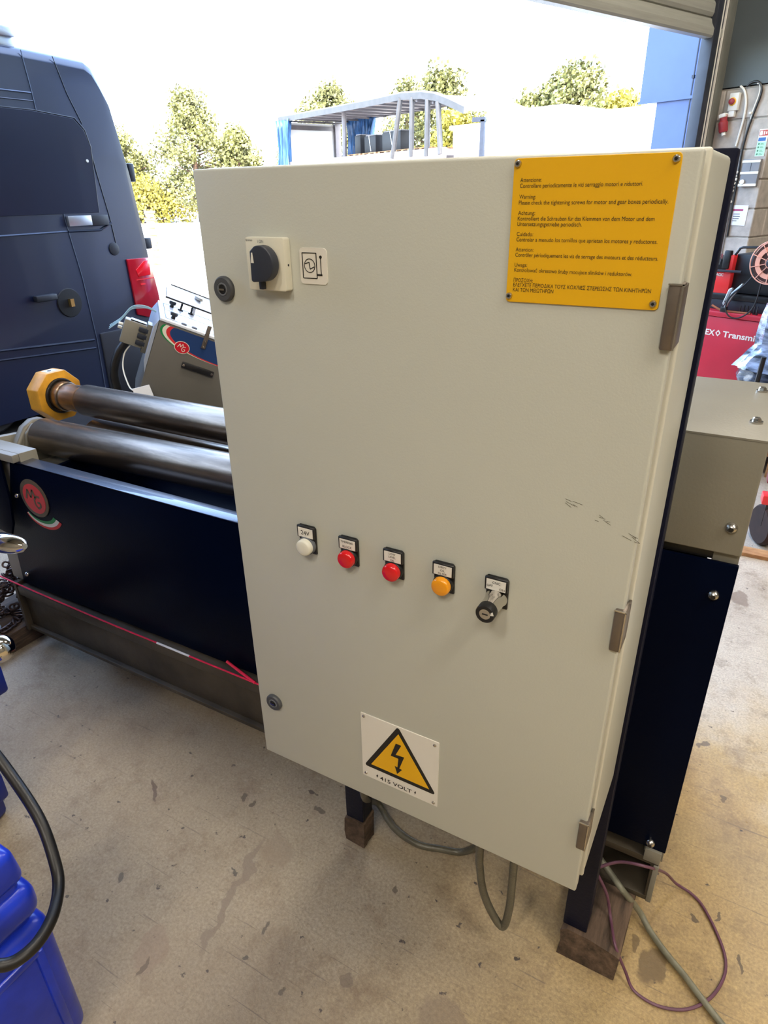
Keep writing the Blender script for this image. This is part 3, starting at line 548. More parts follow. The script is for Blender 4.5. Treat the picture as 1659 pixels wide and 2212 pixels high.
# long front panel with folded top
fp = MB().prism([(-1.327, 0.768), (-1.300, 0.773), (0.30, 0.773), (0.30, 0.284), (-1.452, 0.284), (-1.434, 0.4965)], 'y', 0.400, 0.406).build('front_panel', 'navy', mac, bevel=0.0015)
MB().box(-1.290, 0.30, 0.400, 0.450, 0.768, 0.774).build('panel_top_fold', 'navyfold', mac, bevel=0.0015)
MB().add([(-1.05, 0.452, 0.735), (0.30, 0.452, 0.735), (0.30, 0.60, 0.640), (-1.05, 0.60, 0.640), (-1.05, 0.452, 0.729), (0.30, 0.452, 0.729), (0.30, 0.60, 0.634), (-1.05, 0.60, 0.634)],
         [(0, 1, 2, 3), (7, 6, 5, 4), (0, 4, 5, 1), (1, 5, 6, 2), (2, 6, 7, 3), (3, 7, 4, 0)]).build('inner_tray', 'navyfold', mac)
MB().box(-1.277, 0.30, 0.42, 1.02, 0.54, 0.58).build('bed_beam', 'navy', mac, bevel=0.004)
MB().box(-1.2775, -1.262, 0.412, 0.94, 0.45, 0.725).build('inner_plate', 'navy', mac)
MB().box(-1.48, 0.56, 1.045, 1.055, 0.284, 0.725).build('rear_panel', 'navy', mac, bevel=0.002)
# emblem
em = MB().prism(ell(-1.2415, 0.6600, 0.0680, 0.0655, 40), 'y', 0.3970, 0.4002).build('emblem', 'emgrey', fp, bevel=0.001, label='round red maker emblem above a three colour swoosh')
def flat_on(mbf, name, m): mbf.build(name, m, fp, smooth=False)
mb = MB().prism(ell(-1.2400, 0.6590, 0.0540, 0.0515, 40), 'y', 0.3960, 0.3972); mb.build('emblem_face', 'emred', fp)
def stroke(mb, pts, w, y0, y1):
    for i in range(len(pts) - 1): line2(mb, pts[i], pts[i + 1], w, y0, y1)
def monogram(mb, cx, cz, s, y0, y1, w):
    stroke(mb, [(cx - 0.95 * s, cz - 0.15 * s), (cx - 0.55 * s, cz + 0.75 * s), (cx - 0.30 * s, cz + 0.05 * s), (cx + 0.10 * s, cz + 0.85 * s), (cx + 0.30 * s, cz + 0.10 * s)], w, y0, y1)
    stroke(mb, [(cx + 0.85 * s, cz + 0.25 * s), (cx + 0.45 * s, cz + 0.30 * s), (cx + 0.10 * s, cz - 0.10 * s), (cx + 0.10 * s, cz - 0.55 * s), (cx + 0.45 * s, cz - 0.85 * s), (cx + 0.80 * s, cz - 0.60 * s), (cx + 0.80 * s, cz - 0.28 * s), (cx + 0.45 * s, cz - 0.28 * s)], w, y0, y1)
mb = MB(); monogram(mb, -1.243, 0.660, 0.038, 0.3952, 0.3962, 0.0072); mb.build('emblem_monogram', 'emgrey', fp)
def swoosh(r0, r1, m, y):
    # tapering arc below the emblem: thin at the left, thick at the right
    A = []; B = []; n = 22
    for k in range(n):
        a = math.radians(207 + (338 - 207) * k / (n - 1)); tp = 0.35 + 0.65 * k / (n - 1)
        A.append((-1.228 + (0.0780 + r1 * tp) * math.cos(a), 0.6215 + (0.0480 + r1 * tp) * math.sin(a)))
        B.append((-1.228 + (0.0780 + r0 * tp) * math.cos(a), 0.6215 + (0.0480 + r0 * tp) * math.sin(a)))
    mb = MB(); vs = [(p[0], y, p[1]) for p in A + B]; mb.add(vs, [(i, i + 1, n + i + 1, n + i) for i in range(n - 1)])
    mb.build('emblem_swoosh', m, fp, smooth=False)
swoosh(-0.014, 0.0, 'flaggreen', 0.3990); swoosh(0.0, 0.014, 'flagwhite', 0.3990); swoosh(0.014, 0.026, 'flagred', 0.3990)
for x, z in ((-1.3368, 0.6501), (-1.4149, 0.3276)): bolt((x, 0.400, z), (0, -1, 0), 0.0085, 'steel', mac)
# left end frame and its cover
prof = [(0.4075, 0.284), (0.4075, 0.803), (0.470, 0.800), (0.470, 0.600), (0.78, 0.585), (0.95, 0.570), (0.95, 0.284)]
MB().prism(prof, 'x', -1.525, -1.278).build('end_frame', 'greyp', mac, bevel=0.004)
MB().box(-1.525, -1.278, 0.384, 0.4075, 0.777, 0.803).build('frame_lip', 'greyp', mac, bevel=0.003)
MB().prism([(0.470, 0.598), (0.62, 0.595), (0.60, 0.785), (0.470, 0.800)], 'x', -1.525, -1.50).build('frame_lip', 'greyp', mac, bevel=0.003)
MB().prism([(-1.345, 0.790), (-1.350, 0.640), (-1.372, 0.545), (-1.400, 0.497), (-1.521, 0.515), (-1.521, 0.790)], 'y', 0.378, 0.387).build('end_cover', 'navy', mac, bevel=0.0015)
for x, z in ((-1.3577, 0.7720), (-1.4728, 0.5320)): bolt((x - 0.005, 0.378, z), (0, -1, 0), 0.0095, 'steel', mac)
# swing arm of the front roll (cast, ribbed)
arm = [(0.505, 0.690), (0.510, 0.765), (0.552, 0.818), (0.590, 0.836), (0.622, 0.834), (0.655, 0.812), (0.680, 0.775), (0.700, 0.700), (0.66, 0.62), (0.55, 0.62)]
so = MB().prism(arm, 'x', -1.490, -1.452).build('swing_arm', 'castg', mac, bevel=0.010, seg=3)
MB().prism([(0.530, 0.740), (0.545, 0.800), (0.578, 0.826), (0.598, 0.822), (0.565, 0.780), (0.552, 0.735)], 'x', -1.456, -1.440).build('arm_rib', 'castg', so, bevel=0.004)
lw = [(0.50, 0.700), (0.52, 0.640), (0.58, 0.600), (0.66, 0.600), (0.70, 0.66), (0.70, 0.72), (0.62, 0.70), (0.56, 0.705)]
MB().prism(lw, 'x', -1.425, -1.33).build('swing_arm', 'castg', mac, bevel=0.010, seg=3)
# rolls
def roll(a, b, r, name, prof_fn, **k):
    a = Vector(a); b = Vector(b); L = (b - a).length
    return MB().ring(a, b - a, prof_fn(L, r), 56).build(name, 'roll', mac, **k)
plain = lambda L, r: [(-0.004, r * 0.90), (0.0, r * 0.965), (0.006, r), (L, r)]
roll((-1.432, 0.60, 0.7775), (0.25, 0.60, 0.8120), 0.0615, 'front_roll', plain)
roll((-1.54, 0.80, 0.851), (0.25, 0.80, 0.851), 0.0575, 'top_roll', lambda L, r: [(0.0, r * 0.86), (0.085, r * 0.86), (0.10, r * 0.96), (0.106, r), (L, r)])
roll((-1.425, 0.80, 0.7235), (0.25, 0.80, 0.7235), 0.0565, 'bottom_roll', plain)
roll((-1.425, 1.00, 0.70), (0.25, 1.00, 0.70), 0.0575, 'rear_roll', plain)
# yellow drop-end bearing: octagonal housing with a collar
oc = [(0.80 + 0.098 * math.cos(PI / 8 + PI / 4 * k), 0.851 + 0.098 * math.sin(PI / 8 + PI / 4 * k)) for k in range(8)]
be = MB().prism(oc, 'x', -1.648, -1.580).build('drop_end_bearing', 'yellowcast', mac, bevel=0.005)
MB().ring((-1.582, 0.80, 0.851), 'x', [(-0.01, 0.066), (0.006, 0.066), (0.010, 0.063), (0.010, 0.058), (-0.004, 0.056)], 40, caps=False).build('collar', 'black', be)
MB().ring((-1.582, 0.80, 0.851), 'x', [(0.0, 0.0555), (0.040, 0.0555), (0.043, 0.052)], 40).build('collar', 'roll', be, label='dark steel collar')
MB().prism(rrect(-1.634, -1.594, 0.775, 0.822, 0.004), 'z', 0.9412, 0.9424).build('rating_plate', 'glasscream', be)
MB().cyl((-1.612, 0.795, 0.9424), 'z', 0.007, 0, 0.0008, 16).build('plate_mark', 'print', be)
# bed: base channel, open to the front, its top flange carries the panel
bm_ = MB().box(-1.470, 0.56, 0.380, 0.520, 0.236, 0.272).box(-1.470, 0.56, 0.398, 0.420, 0.098, 0.236).box(-1.470, 0.56, 0.384, 0.520, 0.083, 0.098)
bb = bm_.build('base_beam', 'rustbeam', mac, bevel=0.003)
MB().box(-1.484, -1.470, 0.378, 0.520, 0.080, 0.284).build('beam_end_plate', 'rustbeam', bb)
MB().box(-1.470, 0.56, 0.86, 1.00, 0.080, 0.284).build('base_beam', 'rustbeam', mac, bevel=0.003)
MB().box(-1.44, 0.56, 0.43, 0.98, 0.274, 0.286).build('base_plate', 'rustbeam', mac)
# right end housing: blue lower box, grey cover above, slot between
MB().box(-0.05, 0.7215, 0.400, 0.410, 0.240, 0.951).build('end_panel', 'navy', mac, bevel=0.0018, label='navy lower panel of the right end')
MB().box(0.10, 0.672, 0.44, 0.775, 0.20, 0.955).build('gear_housing', 'greyp', mac)
MB().box(0.680, 0.7195, 0.411, 0.776, 0.200, 0.9685).build('end_frame', 'greyp', mac)
MB().box(0.10, 0.6795, 0.4112, 0.776, 0.9515, 0.9688).build('gear_housing', 'black', mac, label='dark fill for the shade in the slot under the grey cover')  # black box painted in for the shade inside the slot
cv = MB().box(0.10, 0.7205, 0.400, 0.777, 0.9690, 1.170).build('gear_cover', 'greyp', mac, bevel=0.003, seg=3, label='warm grey sheet cover over the right end')
MB().box(0.10, 0.7205, 0.3995, 0.4015, 1.1685, 1.1715).build('cover_edge', 'greyp', cv)
bolt((0.6968, 0.400, 1.0194), (0, -1, 0), 0.0095, 'steel', mac, 0.009); bolt((0.6944, 0.400, 0.8887), (0, -1, 0), 0.0095, 'steel', mac, 0.009); bolt((0.6892, 0.400, 0.2560), (0, -1, 0), 0.0095, 'steel', mac, 0.009)
for x, z in ((0.6968, 1.0194), (0.6944, 0.8887), (0.6892, 0.2560)): MB().ring((x, 0.3905, z), (0, -1, 0), [(0, 0.0044), (0.0006, 0.0042)], 6).build('bolt_socket', 'black', mac)
for x, y in ((0.6985, 0.7036), (0.6975, 0.4957)):
    n = MB().cyl((x, y, 1.170), 'z', 0.0100, 0, 0.003, 24).build('bolt', 'steel', cv, label='bright bolt with washer on the cover')
    MB().ring((x, y, 1.173), 'z', [(0, 0.0070), (0.004, 0.0068), (0.006, 0.005)], 6).build('nut', 'steel', n)
# open foot under the right end
ft = MB().box(0.56, 0.7150, 0.396, 0.520, 0.196, 0.214).box(0.7000, 0.7150, 0.396, 0.520, 0.094, 0.196).box(0.56, 0.7150, 0.396, 0.520, 0.080, 0.094).box(0.56, 0.70, 0.500, 0.512, 0.094, 0.196)
ft.build('end_foot', 'rustbeam', mac, bevel=0.002)
MB().box(0.682, 0.7155, 0.394, 0.405, 0.205, 0.240).build('foot_bracket', 'greyp', mac, bevel=0.0015)
MB().box(0.7055, 0.7165, 0.392, 0.400, 0.082, 0.200).build('foot_lip', 'greyp', mac, bevel=0.0015)
MB().box(0.60, 0.7150, 0.86, 1.00, 0.080, 0.20).build('end_foot', 'rustbeam', mac, bevel=0.002)

# timbers under the machine
def timber(x0, x1, y0, y1, z1, label, rough=0.004, seed=1, skew=0.0):
    random.seed(seed); mb = MB(); n = 14; vs = []; fs = []
    prof = [(x0, 0.001), (x1, 0.001), (x1 + 0.002, z1 * 0.5), (x1, z1 - 0.006), (x1 - 0.008, z1), ((x0 + x1) / 2, z1 - 0.001), (x0 + 0.010, z1), (x0, z1 - 0.008), (x0, z1 * 0.4)]
    for i in range(n):
        y = y0 + (y1 - y0) * i / (n - 1)
        for j, (x, z) in enumerate(prof):
            jz = 0 if j < 2 else random.uniform(-rough, 0.0)
            vs.append((x + random.uniform(-rough, rough) + skew * i / (n - 1), y + (random.uniform(-rough * 2, rough * 2) if i in (0, n - 1) else 0), z + jz))
    k = len(prof)
    for i in range(n - 1):
        for j in range(k): fs.append((i * k + j, i * k + (j + 1) % k, (i + 1) * k + (j + 1) % k, (i + 1) * k + j))
    fs.append(list(range(k))); fs.append([(n - 1) * k + j for j in range(k)])
    mb.add(vs, fs); base(mb, 'wood', 'timber_block', label, 'timber', 'dark timbers under the machine')
timber(0.558, 0.680, 0.243, 1.06, 0.083, 'dark worn timber under the right foot of the machine and the cabinet leg', 0.003, 4, 0.02)
timber(-1.760, -1.512, -0.25, 1.10, 0.083, 'dark timber under the left end of the machine, chains lying on it', 0.003, 9)
timber(-0.004, 0.052, 0.254, 0.305, 0.089, 'small wooden offcut under the left leg of the cabinet', 0.0015, 12)

# ================================================================ CHAINS
def link_mesh(L=0.034, W=0.021, r=0.0038):
    mb = MB(); n = 14; k = 6; vs = []; fs = []
    for i in range(n):
        a = 2 * PI * i / n; cx = math.cos(a) * W / 2; cy = math.sin(a) * W / 2 + (L - W) / 2 * (1 if math.sin(a) > 0 else -1)
        d = Vector((math.cos(a), math.sin(a), 0))
        for j in range(k): b = 2 * PI * j / k; vs.append(Vector((cx, cy, 0)) + d * r * math.cos(b) + Vector((0, 0, r * math.sin(b))))
    for i in range(n):
        for j in range(k): fs.append((i * k + j, ((i + 1) % n) * k + j, ((i + 1) % n) * k + (j + 1) % k, i * k + (j + 1) % k))
    return mb.add(vs, fs)
random.seed(21)
pile = thing('chain_pile', 'pile of dark rusty chain heaped beside the left end of the machine', 'chain', (-1.64, 0.55, 0.084))
l0 = link_mesh().build('chain_link', 'chain', pile, local=True)
mats = []
for k in range(190):
    a = random.uniform(0, 2 * PI); rr = math.sqrt(random.random()); h = 0.30 * (1 - rr * 0.95) * random.uniform(0.55, 1.0)
    x = 0.085 * rr * math.cos(a); y = 0.24 * rr * math.sin(a)
    mats.append(Matrix.Translation((x, y, h + 0.008)) @ Matrix.Rotation(random.uniform(0, PI * 2), 4, 'Z') @ Matrix.Rotation(random.uniform(-1.1, 1.1), 4, 'X') @ Matrix.Rotation(random.uniform(-1.2, 1.2), 4, 'Y'))
for k in range(46):
    t = k / 45; x = -0.10 + 0.20 * t + 0.02 * math.sin(t * 9); y = -0.19 - 0.06 * math.sin(t * 7)
    mats.append(Matrix.Translation((x, y, 0.008)) @ Matrix.Rotation(1.1 + 1.3 * math.sin(t * 11), 4, 'Z') @ Matrix.Rotation((k % 2) * 1.2, 4, 'Y'))
l0.matrix_basis = mats[0]; copies(l0, pile, mats[1:])
MB().torus((-1.576, 0.298, 0.092), 'z', 0.030, 0.0062, 32, 8, 1.0, 1.25).build('shackle_ring', 'steel', pile, label='bright oval ring at the chain end')

# ================================================================ CORDS AND CABLES
rc = thing('string_line', 'thin red string line stretched along the foot of the blue front panel', 'string line', (-0.9, 0.378, 0.272))
MB().tube([(-1.62, 0.372, 0.300), (-1.4, 0.378, 0.2855), (-1.0, 0.379, 0.2765), (-0.764, 0.379, 0.2760)], 0.0027, 8).build('cord', 'redcord', rc)
MB().tube([(-0.764, 0.379, 0.2760), (-0.628, 0.379, 0.2755)], 0.0034, 8, smooth=False).build('taped_section', 'whitetape', rc, label='white taped section')
MB().tube([(-0.628, 0.379, 0.2755), (-0.37, 0.379, 0.2755), (-0.1, 0.379, 0.2755)], 0.0027, 8).build('cord', 'redcord', rc)
base(MB().tube([(-0.480, 0.384, 0.309), (-0.43, 0.384, 0.289), (-0.375, 0.378, 0.2770)], 0.0042, 8), 'redcord', 'red_rod', 'short red rod end leaning on the panel above the red cord', 'rod')
base(MB().tube([(0.588, 0.41, 0.142), (0.628, 0.388, 0.124), (0.660, 0.372, 0.108), (0.700, 0.40, 0.03), (0.728, 0.381, 0.0105), (0.769, 0.346, 0.0095), (0.811, 0.316, 0.0095), (0.850, 0.284, 0.0095), (0.892, 0.252, 0.0095), (1.00, 0.17, 0.0095), (1.2, 0.0, 0.0095)], 0.0070, 12), 'greycable', 'armoured_cable', 'stiff grey armoured cable running from the timber across the floor', 'cable')
base(MB().tube([(0.60, 0.330, 0.200), (0.641, 0.360, 0.210), (0.696, 0.372, 0.215), (0.735, 0.47, 0.10), (0.764, 0.520, 0.02), (0.800, 0.522, 0.0055), (0.830, 0.500, 0.0045), (0.869, 0.438, 0.0045), (0.885, 0.391, 0.0045), (0.881, 0.346, 0.0045), (0.859, 0.294, 0.0045), (0.820, 0.252, 0.0045), (0.769, 0.232, 0.0045), (0.722, 0.238, 0.0045), (0.698, 0.252, 0.03), (0.668, 0.258, 0.088), (0.645, 0.317, 0.0890), (0.629, 0.320, 0.147), (0.600, 0.320, 0.200)], 0.0033, 8), 'purple', 'purple_cable', 'thin purple cable curling in a loop on the floor', 'cable')
base(MB().tube([(0.070, 0.215, 0.60), (0.079, 0.215, 0.283), (0.040, 0.30, 0.12), (0.030, 0.365, 0.035), (0.094, 0.335, 0.014), (0.168, 0.322, 0.012), (0.226, 0.337, 0.012), (0.284, 0.360, 0.012), (0.33, 0.352, 0.10), (0.35, 0.335, 0.32), (0.35, 0.30, 0.60)], 0.0085, 10), 'conduit', 'flexible_conduit', 'dark grey flexible conduit sagging to the floor under the cabinet', 'conduit')
base(MB().tube([(0.384, 0.175, 0.56), (0.386, 0.175, 0.30), (0.388, 0.178, 0.245), (0.398, 0.180, 0.175), (0.420, 0.180, 0.12), (0.447, 0.182, 0.086), (0.456, 0.186, 0.15), (0.455, 0.19, 0.26), (0.45, 0.20, 0.56)], 0.0085, 10), 'conduit', 'flexible_conduit', 'grey conduit hanging in a narrow U loop below the cabinet', 'conduit')

# ================================================================ CONTROL CONSOLE
con = thing('control_console', 'grey tilted control console with white sloping panel behind the rolls', 'control console', (-1.5448, 1.30, 0.0), math.radians(47.7))
TL = Matrix.Translation((0, 0, 1.0517)) @ Matrix.Rotation(math.radians(24.56), 4, 'Y')
def cm(): mb = MB(); mb.T = TL; return mb
def cb(mb, name, m, parent=con, **k): return mb.build(name, m, parent, local=True, **k)
MB().box(0.22, 0.52, 0.12, 0.44, 0.04, 0.72).build('pedestal', 'cgrey', con, local=True, bevel=0.006)
MB().box(0.08, 0.66, 0.02, 0.54, 0.0, 0.045).build('base_plate', 'cgrey', con, local=True, bevel=0.004)
hs = cb(cm().box(0.0, 0.52, 0.0, 0.55, -0.40, 0.0), 'housing', 'cgrey', bevel=0.003)
cb(cm().prism([(-0.002, 0.004), (-0.016, -0.03), (-0.016, -0.185), (0.0, -0.235)], 'y', -0.001, 0.54), 'side_cheek', 'cside', bevel=0.002)
pn = cb(cm().box(0.0, 0.52, -0.004, 0.55, 0.001, 0.012), 'desk_panel', 'glasscream', bevel=0.002)
# screened overlay lines and controls on the desk
for a in ((0.022, 0.50, 0.045, 0.050), (0.022, 0.50, 0.505, 0.510), (0.022, 0.50, 0.30, 0.304)): cb(cm().box(a[0], a[1], a[2], a[3], 0.0121, 0.0130), 'panel_line', 'print', pn)
cb(cm().box(0.022, 0.026, 0.045, 0.51, 0.0121, 0.0130), 'panel_line', 'print', pn)
for p, b, kind in ((0.055, 0.09, 'm'), (0.062, 0.46, 'm'), (0.105, 0.46, 's'), (0.155, 0.46, 's'), (0.10, 0.03, 'b'), (0.145, 0.03, 'b')):
    if kind == 'm':
        k = cb(cm().ring((p, b, 0.012), 'z', [(0, 0.010), (0.012, 0.009), (0.014, 0.015), (0.026, 0.018), (0.030, 0.014)], 20), 'push_button', 'black', pn)
    elif kind == 's':
        k = cb(cm().ring((p, b, 0.012), 'z', [(0, 0.013), (0.006, 0.013), (0.007, 0.005), (0.032, 0.006), (0.034, 0.004)], 16), 'toggle_switch', 'black', pn)
    else:
        k = cb(cm().ring((p, b, 0.012), 'z', [(0, 0.012), (0.006, 0.012), (0.008, 0.009)], 16), 'push_button', 'greyprint', pn)
# three-colour decal with the maker's emblem
def clipell(cx, cz, rx, rz, m, y, zc=-0.008, xc=0.50):
    pts = [(min(cx + rx * math.cos(t), xc), min(cz + rz * math.sin(t), zc)) for t in [2 * PI * k / 64 for k in range(64)]]
    out = [pts[0]]
    for p in pts[1:]:
        if (Vector(p) - Vector(out[-1])).length > 1e-4: out.append(p)
    n = len(out); mb = cm(); mb.add([(p[0], y, p[1]) for p in out], [list(range(n))]); return cb(mb, 'decal', m, hs, smooth=False)
clipell(0.262, -0.030, 0.252, 0.0755, 'flaggreen', -0.0006); clipell(0.270, -0.030, 0.250, 0.0755, 'flagwhite', -0.0009)
clipell(0.284, -0.030, 0.248, 0.0750, 'flagred', -0.0012); clipell(0.298, -0.030, 0.246, 0.0715, 'decalblue', -0.0015)
cb(cm().prism(ell(0.116, -0.0780, 0.0325, 0.0265, 36), 'y', -0.0026, 0.0), 'emblem_rim', 'flagwhite', hs)
cb(cm().prism(ell(0.116, -0.0780, 0.0300, 0.0240, 36), 'y', -0.0032, 0.0), 'emblem', 'emred', hs)
mb = cm(); monogram(mb, 0.115, -0.0785, 0.0185, -0.0038, -0.0031, 0.0026); cb(mb, 'emblem_monogram', 'flagwhite', hs)
cb(cm().box(0.135, 0.275, -0.012, 0.0, -0.160, -0.134), 'grab_handle', 'black', hs, bevel=0.003, label='black plastic grab handle with two screws')
for p in (0.143, 0.267): cb(cm().ring((p, -0.012, -0.147), (0, -1, 0), [(0, 0.006), (0.003, 0.005)], 14), 'handle_screw', 'steel', hs)
br = cb(cm().box(0.190, 0.208, -0.010, -0.002, -0.052, 0.05), 'monitor_bracket', 'hinge', con, bevel=0.002)
for q in (-0.044, -0.018): cb(cm().ring((0.199, -0.010, q), (0, -1, 0), [(0, 0.0055), (0.003, 0.004)], 14), 'bracket_screw', 'steel', br)
# monitor / document shelf above the desk
def tilt(y0, z0, y1, z1, t, x0, x1):
    d = Vector((y1 - y0, z1 - z0)).normalized(); nn_ = Vector((-d.y, d.x)) * t
    return cm().prism([(y0, z0), (y1, z1), (y1 + nn_.x, z1 + nn_.y), (y0 + nn_.x, z0 + nn_.y)], 'x', x0, x1)
mo = cb(tilt(0.40, 0.0545, 0.60, 0.095, 0.006, 0.02, 0.30), 'monitor', 'glasscream', bevel=0.001, label='white flat screen tilted above the desk')
cb(cm().box(0.02, 0.30, 0.3955, 0.4005, 0.053, 0.061), 'monitor_edge', 'print', mo); cb(cm().box(0.04, 0.30, 0.590, 0.600, 0.0985, 0.1035), 'monitor_edge', 'print', mo); cb(tilt(0.40, 0.0605, 0.53, 0.0868, 0.001, 0.019, 0.023), 'monitor_edge', 'print', mo)
cb(cm().prism(ell(0.19, 0.52, 0.034, 0.060, 24, PI * 0.5, 1.5 * PI), 'z', 0.088, 0.100), 'monitor_knuckle', 'greyp', mo)
cb(cm().cyl((0.165, 0.46, 0.012), 'z', 0.008, 0, 0.055), 'monitor_post', 'steel')
# connector on the left side with latches and its hose
cn = cb(cm().box(-0.128, -0.035, 0.06, 0.13, -0.152, -0.050), 'connector', 'greyp', bevel=0.005, label='grey multi pole connector with latches')
cb(cm().box(-0.036, -0.014, 0.05, 0.14, -0.165, -0.040), 'connector_flange', 'castg', cn, bevel=0.002)
for q in (-0.070, -0.098, -0.128): cb(cm().box(-0.066, -0.028, 0.048, 0.062, q - 0.010, q + 0.008), 'latch', 'guide', cn, bevel=0.002)
cb(cm().box(-0.105, -0.04, 0.07, 0.12, -0.050, -0.045), 'connector_seal', 'black', cn)
cb(cm().tube([(-0.100, 0.095, -0.150), (-0.118, 0.095, -0.21), (-0.112, 0.10, -0.30), (-0.065, 0.11, -0.40), (0.02, 0.15, -0.62)], 0.0185, 14), 'connector_hose', 'rubber')
cb(cm().tube([(-0.080, 0.080, -0.152), (-0.094, 0.08, -0.20), (-0.083, 0.06, -0.26), (-0.045, 0.0, -0.31), (-0.025, -0.026, -0.318)], 0.003, 8), 'white_wire', 'white')
for k in range(3):
    o = 0.006 * k
    cb(cm().tube([(-0.016, 0.11, 0.012 + o * 0.3), (-0.05, 0.11, 0.016 + o * 0.5), (-0.082, 0.11, 0.006 + o), (-0.116, 0.11, -0.014 + o), (-0.142, 0.11, -0.07 + o), (-0.178, 0.11 + o * 2, -0.122 + o)], 0.0022, 6), 'thin_wire', 'ltblue')
for p in (0.0, 0.018): cb(cm().ring((-0.130, 0.095 + p, -0.082 - p), (-1, 0, 0), [(0, 0.007), (0.016, 0.0065), (0.018, 0.004)], 12), 'cable_gland', 'white', cn)
cb(cm().add([(-0.030, -0.03, -0.312), (0.030, -0.03, -0.272), (0.072, -0.04, -0.327), (0.010, -0.04, -0.367), (-0.030, -0.027, -0.312), (0.030, -0.027, -0.272), (0.072, -0.037, -0.327), (0.010, -0.037, -0.367)],
         [(0, 1, 2, 3), (7, 6, 5, 4), (0, 4, 5, 1), (1, 5, 6, 2), (2, 6, 7, 3), (3, 7, 4, 0)]), 'paper_tag', 'paper', label='white paper tag')

# ================================================================ VAN
van = thing('van', 'black panel van parked outside the doorway at the left', 'van', (-4.9, 0.6, 0.0))
rearl = [(3.452, 0.06), (3.455, 0.75), (3.425, 1.23), (3.378, 1.69), (3.294, 2.13), (3.235, 2.31), (3.185, 2.385), (3.13, 2.412)]
roofl = [(2.63, 2.424), (0.4, 2.436), (-0.55, 2.41), (-0.85, 2.33), (-1.55, 1.45), (-2.25, 1.18), (-2.45, 0.95), (-2.5, 0.12)]
out = rearl + roofl
# side walls bulge outwards: the roof and rear corners are rounded in by stepping the outline
vb = MB(); n = len(out); cyv = 0.5
steps = [(-3.900, 0.075), (-3.9005, 0.070), (-3.918, 0.030), (-3.955, 0.006), (-4.00, 0.0), (-5.80, 0.0), (-5.845, 0.006), (-5.882, 0.030), (-5.90, 0.075)]
for x, ins in steps:
    for y, z in out:
        yy = y - math.copysign(ins * 0.35, y - cyv); zz = z - ins if z > 2.2 else z
        vb.v.append(Vector((x, yy, zz)))
for i in range(len(steps) - 1):
    for j in range(n): vb.f.append((i * n + j, i * n + (j + 1) % n, (i + 1) * n + (j + 1) % n, (i + 1) * n + j))
vb.f.append(list(range(n))); vb.f.append([(len(steps) - 1) * n + j for j in range(n)])
vbo = vb.build('body', 'vanp', van)
XS = -3.899
def vtube(pts, r, name, m, **k): return MB().tube([(XS, y, z) for y, z in pts], r, 6, smooth=False).build(name, m, van, **k)
vtube([(2.629, 2.395), (2.645, 2.168), (2.658, 1.807), (2.703, 1.302), (2.740, 0.977), (2.757, 0.506), (2.740, 0.08)], 0.0035, 'door_gap', 'vanseam')
vtube([(2.99, 1.99), (3.028, 1.88), (3.045, 1.70), (3.09, 1.40), (3.11, 1.16)], 0.0035, 'panel_seam', 'vantrim')
vtube([(2.86, 2.39), (2.92, 2.18), (3.0, 2.0)], 0.003, 'panel_seam', 'vantrim')
vtube([(0.2, 2.145), (2.638, 2.158)], 0.006, 'body_crease', 'vanseam'); vtube([(0.2, 2.10), (2.64, 2.112)], 0.004, 'body_crease', 'vanp')  # paler creases here and below carry a painted sky highlight
vtube([(0.2, 1.288), (2.690, 1.303)], 0.007, 'body_crease', 'vanseam'); vtube([(2.70, 1.303), (2.98, 1.298), (3.10, 1.345)], 0.009, 'body_crease', 'vanp')
vtube([(1.2, 0.640), (2.73, 0.515)], 0.010, 'body_crease', 'vanp'); vtube([(1.2, 0.575), (2.73, 0.452)], 0.008, 'body_crease', 'vanp')
# pressed window panel
MB().prism([(y, z) for y, z in [(1.0, 1.42), (3.00, 1.42), (3.03, 1.86), (3.00, 1.96), (2.93, 2.03), (2.60, 2.055), (1.0, 2.06)]], 'x', -3.9, -3.895).build('window_pressing', 'vanp', van, bevel=0.0015, smooth=False)
vtube([(1.0, 2.065), (2.62, 2.06), (2.94, 2.035), (3.01, 1.965), (3.035, 1.86), (3.0, 1.42)], 0.005, 'pressing_edge', 'vantrim')
MB().box(-3.90, -3.872, 2.704, 2.905, 1.335, 1.405).build('door_rail', 'alu', van, bevel=0.004, label='silver sliding door rail')
MB().box(-3.90, -3.874, 2.905, 3.06, 1.330, 1.405).build('rail_end', 'vantrim', van, bevel=0.006)
MB().ring((-3.9, 3.08, 1.157), 'x', [(0, 0.048), (0.006, 0.046), (0.010, 0.03)], 24).build('fuel_cap', 'vantrim', van)
MB().ring((-3.9, 2.585, 0.815), 'x', [(0, 0.105), (0.008, 0.10), (0.010, 0.08)], 28).build('door_handle_recess', 'vangap', van)
MB().box(-3.89, -3.862, 2.57, 2.60, 0.79, 0.845).build('door_key', 'brass', van)
MB().box(-3.90, -3.855, 2.30, 2.47, 0.855, 0.90).build('door_handle', 'vantrim', van, bevel=0.01)
tl = MB().prism([(3.178, 1.073), (3.410, 1.069), (3.448, 0.80), (3.456, 0.655), (3.300, 0.60), (3.190, 0.638)], 'x', -3.965, -3.886).build('tail_lamp', 'tailred', van, bevel=0.008, label='tall red tail lamp')
MB().prism([(3.245, 0.985), (3.335, 1.045), (3.395, 1.05), (3.390, 0.935), (3.260, 0.93)], 'x', -3.888, -3.882).build('reflector', 'tailbright', tl, bevel=0.002)
MB().box(-3.888, -3.883, 3.23, 3.42, 0.905, 0.912).build('reflector_bar', 'tailbright', tl); MB().box(-3.888, -3.883, 3.27, 3.32, 0.865, 0.878).build('reflector', 'tailbright', tl)
